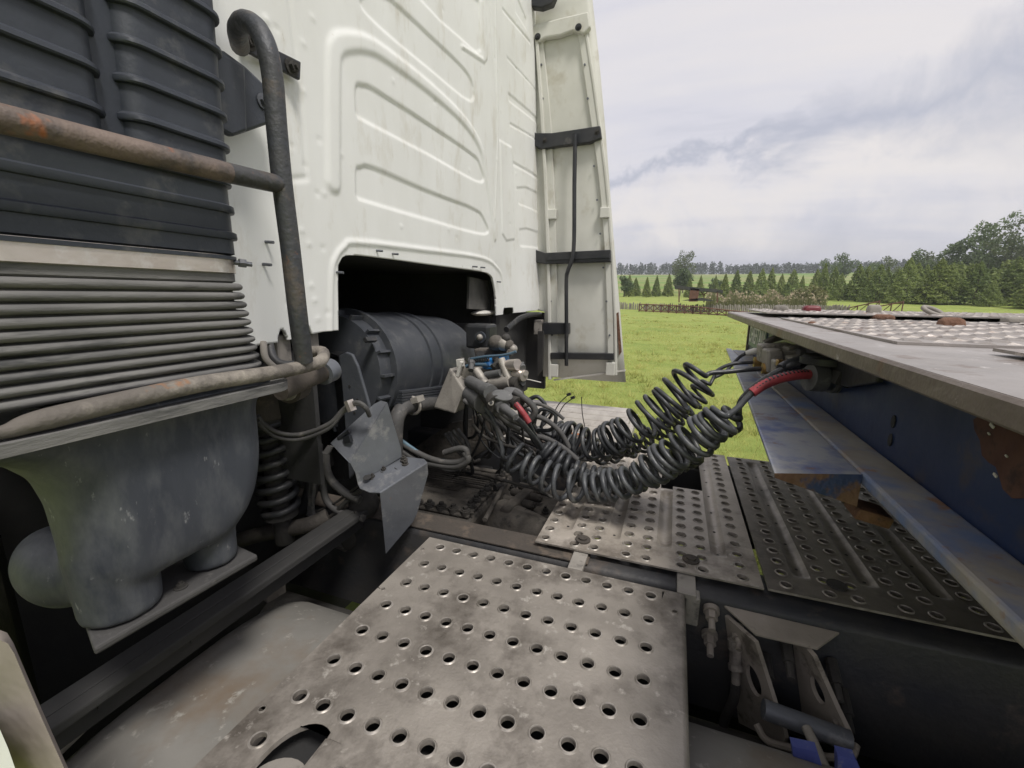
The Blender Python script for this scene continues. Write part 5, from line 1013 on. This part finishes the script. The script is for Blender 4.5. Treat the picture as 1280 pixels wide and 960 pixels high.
Q = lambda x, y, Y: V(x, y, Y=Y)
z16 = lambda x, y, Y: V(640+x/4.573, 430+y/4.573, Y=Y)
# loose grey coil along the bottom, tightening towards the trailer
coil('coiled_hose', 'nearest coiled hose, loose loops hanging lowest then climbing to the red sleeve',
     [Q(606,508,1.33), Q(618,528,1.33)], [Q(630,560,1.34), Q(652,578,1.33), Q(676,592,1.32), Q(702,604,1.31), Q(730,609,1.30), Q(760,607,1.29), Q(790,599,1.28), Q(820,583,1.27), Q(848,563,1.26), Q(874,545,1.25), Q(896,528,1.24), Q(910,516,1.24)],
     [Q(922,510,1.24), Q(932,499,1.25), Q(945,487,1.26), Q(962,476,1.28)], .045, .0082, 23, M['hoseg'], (.4, .5), 20, .3, .42)
coil('coiled_hose', 'tall wide black air hose coil climbing highest towards the trailer',
     [Q(655,540,1.62), Q(672,538,1.6)], [Q(688,538,1.60), Q(712,550,1.58), Q(742,556,1.56), Q(770,546,1.54), Q(796,532,1.53), Q(820,515,1.53), Q(842,498,1.54), Q(862,481,1.55), Q(876,468,1.56)],
     [Q(890,466,1.57), Q(905,465,1.58), Q(935,462,1.60), Q(960,461,1.62)], .060, .0082, 18, M['hose'], (.8, .4), 20, 1.2)
coil('coiled_hose', 'tightly wound black electric cable coil just under the tall one',
     [Q(660,525,1.72), Q(672,535,1.72)], [Q(690,546,1.72), Q(720,558,1.70), Q(752,566,1.68), Q(785,558,1.67), Q(815,544,1.67), Q(842,524,1.67), Q(866,501,1.68), Q(884,482,1.69)],
     [Q(892,472,1.70), Q(897,463,1.71), Q(915,455,1.72), Q(940,453,1.74), Q(952,453,1.75)], .034, .0066, 27, M['hose'], (.6, .6), 14, .4)
coil('coiled_hose', 'dense black coil between the grey hose and the tall one',
     [Q(652,518,1.45), Q(664,538,1.44)], [Q(676,556,1.44), Q(696,574,1.43), Q(722,590,1.42), Q(752,600,1.41), Q(785,600,1.41), Q(815,592,1.41), Q(842,578,1.41), Q(866,562,1.40), Q(886,546,1.39), Q(904,532,1.38), Q(920,518,1.37)],
     [Q(924,508,1.37), Q(930,496,1.37), Q(952,477,1.36), Q(985,458,1.36), Q(1000,455,1.36)], .036, .0088, 27, M['hose'], (.8, .6), 14, 2.0)
coil('coiled_hose', 'loose black coil looping beside the planks on the far side',
     [Q(640,502,1.9), Q(655,508,1.9)], [Q(666,516,1.9), Q(684,528,1.88), Q(702,543,1.84), Q(724,556,1.80), Q(748,564,1.76), Q(776,562,1.74), Q(800,550,1.74), Q(822,534,1.72)],
     [Q(836,522,1.70)], .050, .0072, 10, M['hose'], (.8, .8), 18, 2.6)
coil('coiled_hose', 'corrugated black cable coil running under the bundle beside the gearbox',
     [Q(650,520,1.52), Q(662,542,1.50)], [Q(672,556,1.50), Q(688,572,1.49), Q(706,586,1.48), Q(730,597,1.48), Q(760,604,1.48), Q(790,604,1.48)],
     [Q(815,596,1.48)], .028, .0085, 19, M['hose'], (.6, .6), 14, 1.5)
def sleeve(px, label, rad):
    p = crm(px, 8); b = MB(); b.tube(p, rad, 12); o = b.build('hose_sleeve', M['red'], None, smooth=60); tag(o, label, 'hose sleeve')
    for k in range(2, len(p)-2, 2):
        t = (p[k+1]-p[k-1]).normalized(); b = MB(); b.obox(p[k]+Vector((0,-.3,1)).normalized()*rad*.93, t, t.cross(Vector((0,-.3,1))), Vector((0,-.3,1)), .002, rad*.55, rad*.12); b.build('slot', M['black'], o)
    return o
sleeve([Q(940,491,1.255), Q(955,481,1.265), Q(975,473,1.275), Q(995,469,1.285), Q(1011,468,1.30)], 'ribbed red plastic sleeve on the hose at the trailer socket', .0125)
sleeve([z13(0,0) and V(*z13(800,800), Y=1.30), V(*z13(840,850), Y=1.29), V(*z13(875,900), Y=1.29), V(*z13(905,950), Y=1.29)], 'short ribbed red plastic sleeve on the plug behind the cab', .010)
for pts, r_, lb in (([V(*z13(905,950),Y=1.29), Q(664,535,1.31), Q(672,550,1.36), Q(680,562,1.42)], .007, 'thin black cable below the short red sleeve'), ([V(*z13(800,910),Y=1.20), Q(655,532,1.24), Q(668,548,1.30), Q(676,560,1.38)], .009, 'thick black cable leaving the grey plug behind the cab')):
    b = MB(); b.tube(crm(pts, 7), r_, 10); tag(b.build('cable', M['hose'], None, smooth=60), lb, 'cable')
# ================================================================== TRAILER
trailer = thing('semi_trailer', (1.6, 1.6, 0), 'blue semi trailer front with worn steel deck and lower skid plate', 'trailer')
ZT, XF, XW, ZB = 1.665, .283, .405, 1.45
def trail():
    y0, y1 = .30, 2.84
    b = MB(); b.box((XW, y0, ZB-.02), (XW+.012, y1-.03, ZT-.03)); web = b.build('front_web', M['blue'], trailer, label='dark blue front beam of the trailer')
    b = MB(); n = 10; prof = [(XW+1.1, ZT-.028), (XF+.012, ZT-.028)]+[(XF+.003, ZT-.028), (XF, ZT-.025), (XF+.0005, ZT-.004), (XF+.004, ZT), (XW+1.1, ZT)]
    b.loft([[Vector((x, y, z)) for x, z in prof] for y in (y0, y1-.05, y1)]); b.build('top_flange', M['edge'], trailer, smooth=30, label='rubbed steel top flange along the trailer front edge')
    MB().box((XF+.006, y0+.004, ZT), (XW+1.1, y1-.004, ZT+.0006)).build('flange_top_layer', M['flat'], trailer)  # thin layer making the flange top paler than its front face
    # lower flange and the tapered skid plate in front of it
    b = MB(); b.box((.330, y0, ZB-.022), (XW-.001, y1-.02, ZB)); b.build('lower_flange', M['rustw'], trailer, bevel=.005, label='dirty lower flange of the front beam')
    A = [(.303,2.90),(.225,1.45),(.184,.834),(.329,.886),(.329,2.88)]; top = [Vector((x, y, ZB-.001)) for x, y in A]
    bot = [Vector((.303,2.90,ZB-.012)), Vector((.225,1.45,ZB-.012)), Vector((.186,.836,ZB-.010)), Vector((.329,.886,ZB-.062)), Vector((.329,2.88,ZB-.062))]
    b = MB(); b.add(top+bot, [(0,1,2,3,4),(9,8,7,6,5),(0,5,6,1),(1,6,7,2),(3,8,9,4),(4,9,5,0)], 0); b.add([top[2], top[3], bot[3], bot[2]], [(0,1,2,3)], 1)
    sk = b.build('skid_plate', [M['bluew'], M['rustb']], trailer, bevel=.004, label='worn blue steel skid plate below the trailer front beam')
    # rusty torn end of the skid plate and the bar inside it
    b = MB(); a = V(1085,640,Y=.93); b.obox(a, (1,.15,-.25), (0,1,0), (.25,0,1), .030, .03, .011); b.build('inner_bar', M['rust'], sk, bevel=.004)
    b = MB(); a = V(1140,660,Y=.86); b.sph(a, (.010,.008,.006)); b.build('bolt', M['conn'], sk)
    # underside
    MB().box((.42, y0, 1.36), (5.5, y1, 1.40)).build('belly_plate', M['rail'], trailer); MB().box((1.15, 1.1, 1.12), (5.0, 2.1, 1.36)).build('kingpin_box', M['rail'], trailer, bevel=.02)
    MB().box((.43, y0, 1.401), (12.5, y0+.012, ZT-.03)).build('side_beam', M['blue'], trailer); MB().box((.43, y1-.05, 1.401), (12.5, y1-.038, ZT-.03)).build('side_beam', M['blue'], trailer)
    MB().box((XW-.012, y1-.05, ZB), (XW-.002, y1-.03, ZT-.03)).build('end_gusset', M['edge'], trailer)
    # slots and rust patch of the web
    for px, py in ((1117,527),(1113,550)):
        c = V(px, py, X=XW-.001); b = MB(); b.loft([[c+Vector((dx, .0075*math.cos(t), .0125*math.sin(t))) for t in [2*math.pi*k/20 for k in range(20)]] for dx in (0,-.0015)]); b.build('slot', M['inside'], web, smooth=30)
    R_ = []; c = V(1275,562,X=XW)
    for k in range(30): t = 2*math.pi*k/30; rr = 1+.16*math.sin(3*t+1)+.10*math.sin(7*t); R_.append(c+Vector((-.0005, .075*rr*math.cos(t), .050*rr*math.sin(t))))
    b = MB(); b.prism(R_, (-.0012,0,0)); b.build('rust_patch', mat('dark_red_primer', (.07,.028,.02), (.10,.045,.03), 20, (.04,.02,.018), .6, 25, .8), web)
    for px, py, s in ((1240,532,1.2),(1236,542,.6),(1258,570,.6),(1252,521,1),(1244,594,1)): c = V(px, py, X=XW-.003); b = MB(); b.obox(c, (1,0,0), (0,1,.4), (0,-.4,1), .0008, .0035*s, .0016*s); b.build('paint_chip', M['bwhite'], web)
    # name plate
    a, c = V(931,424,X=XW-.003), V(960,414,X=XW-.003); y_a, y_c = 2.77, 2.29; zc = 1.545
    b = MB(); b.box((XW-.006, y_c, zc-.055), (XW-.001, y_a, zc+.065)); pq = b.build('name_plate', M['plaq'], trailer, label='small green name plate with pale lettering')
    cu = bpy.data.curves.new('lettering', 'FONT'); cu.body = 'CHIEFTAIN'; cu.size = .085; cu.align_x = 'CENTER'; cu.align_y = 'CENTER'; cu.extrude = .0008; cu.space_character = 1.0; cu.offset = .001
    to = bpy.data.objects.new('lettering_curve', cu); COL.objects.link(to); bpy.context.view_layer.update()
    me_ = bpy.data.meshes.new_from_object(to.evaluated_get(bpy.context.evaluated_depsgraph_get())); bpy.data.objects.remove(to); me_.materials.clear(); me_.materials.append(M['letter'])
    lo = bpy.data.objects.new('lettering', me_); COL.objects.link(lo); lo.parent = pq
    w = max(v.co.x for v in me_.vertices)-min(v.co.x for v in me_.vertices); s = .44/w
    lo.matrix_basis = Matrix.Translation((XW-.0072, (y_a+y_c)/2, zc+.005)) @ Matrix(((0,0,-1,0),(-1,0,0,0),(0,1,0,0),(0,0,0,1))) @ Matrix.Diagonal((s, s*1.35, 1, 1))
    # deck plates with raised tread
    def tread(poly_x, poly_y, z, name, label, sp=.052):
        x0, x1 = poly_x; ya, yb = poly_y; b = MB(); b.box((x0, ya, z), (x1, yb, z+.005)); o = b.build(name, M['deck'], trailer, label=label)
        t = MB(); i = 0; x = x0+.03
        while x < x1-.02:
            y = ya+.03; j = 0
            while y < yb-.02:
                d = Vector((1, .55, 0)) if (i+j) % 2 else Vector((.55, -1, 0)); d.normalize(); s_ = Vector((-d.y, d.x, 0)); c_ = Vector((x, y, z+.005)); h = sp*.50
                t.add([c_-d*h, c_+s_*h*.42, c_+d*h, c_-s_*h*.42, c_-d*h*.5+Vector((0,0,.0045)), c_+d*h*.5+Vector((0,0,.0045))], [(0,3,4),(3,2,5,4),(2,1,5),(1,0,4,5)])
                y += sp; j += 1
            x += sp; i += 1
        q = t.build('tread_pattern', M['deck'], o); q['kind'] = 'stuff'
        return o
    tread((.395,1.55), (1.02,2.02), ZT+.001, 'deck_plate', 'tread plate at the front middle of the deck'); tread((.47,1.6), (.36,.90), ZT+.006, 'deck_plate', 'tread plate at the near front of the deck')
    tread((.37,1.6), (2.16,2.78), ZT+.016, 'deck_plate', 'raised tread plate on the far front of the deck'); tread((1.62,3.6), (.34,2.78), ZT-.004, 'deck_plate', 'tread plate farther back on the deck', .07)
    MB().box((3.6,.32,ZT-.03), (12.5,2.8,ZT)).build('deck_sheet', M['deck'], trailer); MB().box((.41,2.02,ZT-.026), (1.6,2.16,ZT-.02)).build('deck_recess', M['inside'], trailer)
    MB().box((.41,2.03,ZT+.0005), (1.62,2.15,ZT+.0035)).build('deck_slot', M['inside'], trailer)
    # things fixed on the deck
    def lump(px, py, wpx, hpx, m, nm, Y=None):
        c = V(px, py, Z=ZT+.004) if Y is None else V(px, py, Y=Y); k = (c-CAM).dot(_f)/548; hx, hz = wpx*k/2, hpx*k/2; b = MB()
        b.loft([rrect(c.x, c.y, hx*q, hx*.8*q, hx*.4, c.z+h*hz) for h, q in ((-.6,1),(.7,1),(1.5,.9),(2,.6))]); return b.build(nm, m, trailer, smooth=50)
    lump(1188,408,24,11,M['rust'],'deck_stop'); lump(1103,399,22,6,M['rust'],'deck_stop'); lump(1016,405,10,3,M['rust'],'deck_stop')
    lump(976,386.5,15,5,M['dust'],'twist_lock', 2.5); lump(1014,387,19,5,M['lampred'],'red_lamp', 2.5); lump(1092,389,14,8,M['dust'],'twist_lock', 2.4); lump(1268,401,22,5,M['dust'],'rope_heap', 1.9)
    c = V(1166,389,Y=2.3); b = MB(); b.ring(c, (.3,-.35,.85), .034, .009, 20, 8); b.build('lashing_ring', M['dust'], trailer, smooth=50)
trail()
def tconn():
    t = bpy.data.objects.new('coupling_panel', None)
    b = MB(); b.prism([V(*q, X=.385) for q in ((965,437),(985,418),(1010,420),(1100,452),(1095,478),(1060,484),(985,465))], (.012,0,0)); o = b.build('coupling_panel', M['black'], trailer, bevel=.003, label='black coupling panel with sockets and valves on the trailer front')
    def cy(a, c, r, m, name, r2=None): bb = MB(); bb.cyl(a, c, r, 20, r2); return bb.build(name, m, o, smooth=35)
    a = V(1011,472,Y=1.30); e = V(1060,476,Y=1.33); d = (e-a)
    cy(a, a+d*.35, .034, M['cap'], 'socket'); cy(a+d*.35, a+d*.55, .029, M['duct'], 'socket'); cy(a+d*.55, a+d*.62, .035, M['cap'], 'socket_ring'); cy(a+d*.66, a+d*.72, .034, M['cap'], 'socket_ring'); cy(a+d*.62, a+d*1.3, .030, M['duct'], 'socket')
    c = V(1034,448,Y=1.34); b = MB(); b.cyl(c+Vector((0,0,-.014)), c+Vector((0,0,.002)), .060, 32); b.cyl(c+Vector((0,0,.002)), c+Vector((0,0,.008)), .056, 32, .050); b.build('socket_cap', M['black'], o, smooth=30)
    for px in (1036,1042): a2 = V(px, 443, Y=1.31); b = MB(); b.obox(a2, (1,.3,.4), (0,1,0), (-.4,0,1), .008, .003, .0015); b.build('cap_mark', M['bwhite'], o)
    a, e = V(975,461,Y=1.36), V(1003,452,Y=1.40); b = MB(); b.tube([a, a.lerp(e, .3), a.lerp(e, .5), e], [.013,.018,.019,.019], 14); b.build('cable_boot', M['hose'], o, smooth=40)
    for (px, py, Y_, hx, hy, hz, m) in ((957,441,1.66,.02,.03,.03,'conn'),(965,450,1.6,.022,.03,.036,'conn'),(975,436,1.68,.03,.03,.018,'conn'),(985,446,1.62,.03,.03,.022,'conn'),(992,438,1.64,.028,.03,.016,'conn'),(998,450,1.56,.03,.03,.014,'conn'),(970,460,1.52,.010,.02,.026,'conn'),(980,455,1.52,.03,.02,.010,'conn'),(1003,443,1.60,.02,.03,.02,'cap')):
        b = MB(); b.obox(V(px, py, Y=Y_), (1,.15,.1), (-.15,1,0), (-.1,0,1), hx, hy, hz); b.build('valve_body', M[m], o, bevel=.006)
    for px, py, Y_, dx in ((951,453,1.72,-1), (962,461,1.60,-1)): c = V(px, py, Y=Y_); cy(c+Vector((-.022,0,0)), c+Vector((.02,0,0)), .018, M['brass'], 'brass_nut')
    c = V(986,455,Y=1.5); b = MB(); b.obox(c, (1,.2,-.1), (0,1,0), (.1,0,1), .035, .015, .010); b.obox(V(1006,449,Y=1.42), (1,0,.5), (0,1,0), (-.5,0,1), .016, .012, .010); b.build('brass_tag', M['brass'], o, bevel=.003)
    c = V(944,439,Y=1.78); cy(c+Vector((-.03,.0,-.010)), c, .009, M['bwhite'], 'white_plug', .013); cy(c, c+Vector((.03,0,.006)), .012, M['bwhite'], 'white_plug')
    b = MB(); b.tube(crm([c+Vector((-.03,0,-.010)), V(925,446,Y=1.80), V(915,456,Y=1.80), V(905,466,Y=1.78), V(893,472,Y=1.75)], 6), .006, 8); b.build('lead', M['hose'], o, smooth=60)
    MB().prism([V(*q, Y=1.72) for q in ((955,428),(980,416),(986,420),(982,424),(962,430))], (0,.05,0)).build('flap', M['cast'], o, bevel=.003)
    b = MB(); a = V(1068,478,Y=1.28); b.obox(a, (1,.2,-.3), (0,1,0), (.3,0,1), .05, .03, .016); b.build('handle', M['castd'], o, smooth=40)
    b = MB(); b.tube(crm([V(1075,488,Y=1.3), V(1064,498,Y=1.28), V(1058,508,Y=1.28)], 4), .006, 8); b.build('tag', M['conn'], o)
tconn()
# ------------------------------------------------------------------ air over the fields
def haze():
    b = MB(); b.box((-620, -40, -1.2), (900, 560, 46)); o = b.build('haze', None); o.data.materials.clear()
    m = bpy.data.materials.new('haze_air'); m.use_nodes = True; n = m.node_tree.nodes; n.remove(n['Principled BSDF'])
    v = n.new('ShaderNodeVolumePrincipled'); v.inputs['Color'].default_value = (.93, .95, 1, 1); v.inputs['Density'].default_value = .0007; v.inputs['Anisotropy'].default_value = .2
    m.node_tree.links.new(v.outputs[0], n['Material Output'].inputs['Volume']); o.data.materials.append(m)
    o['kind'] = 'stuff'; tag(o, 'thin pale haze over the fields', 'haze')
haze()
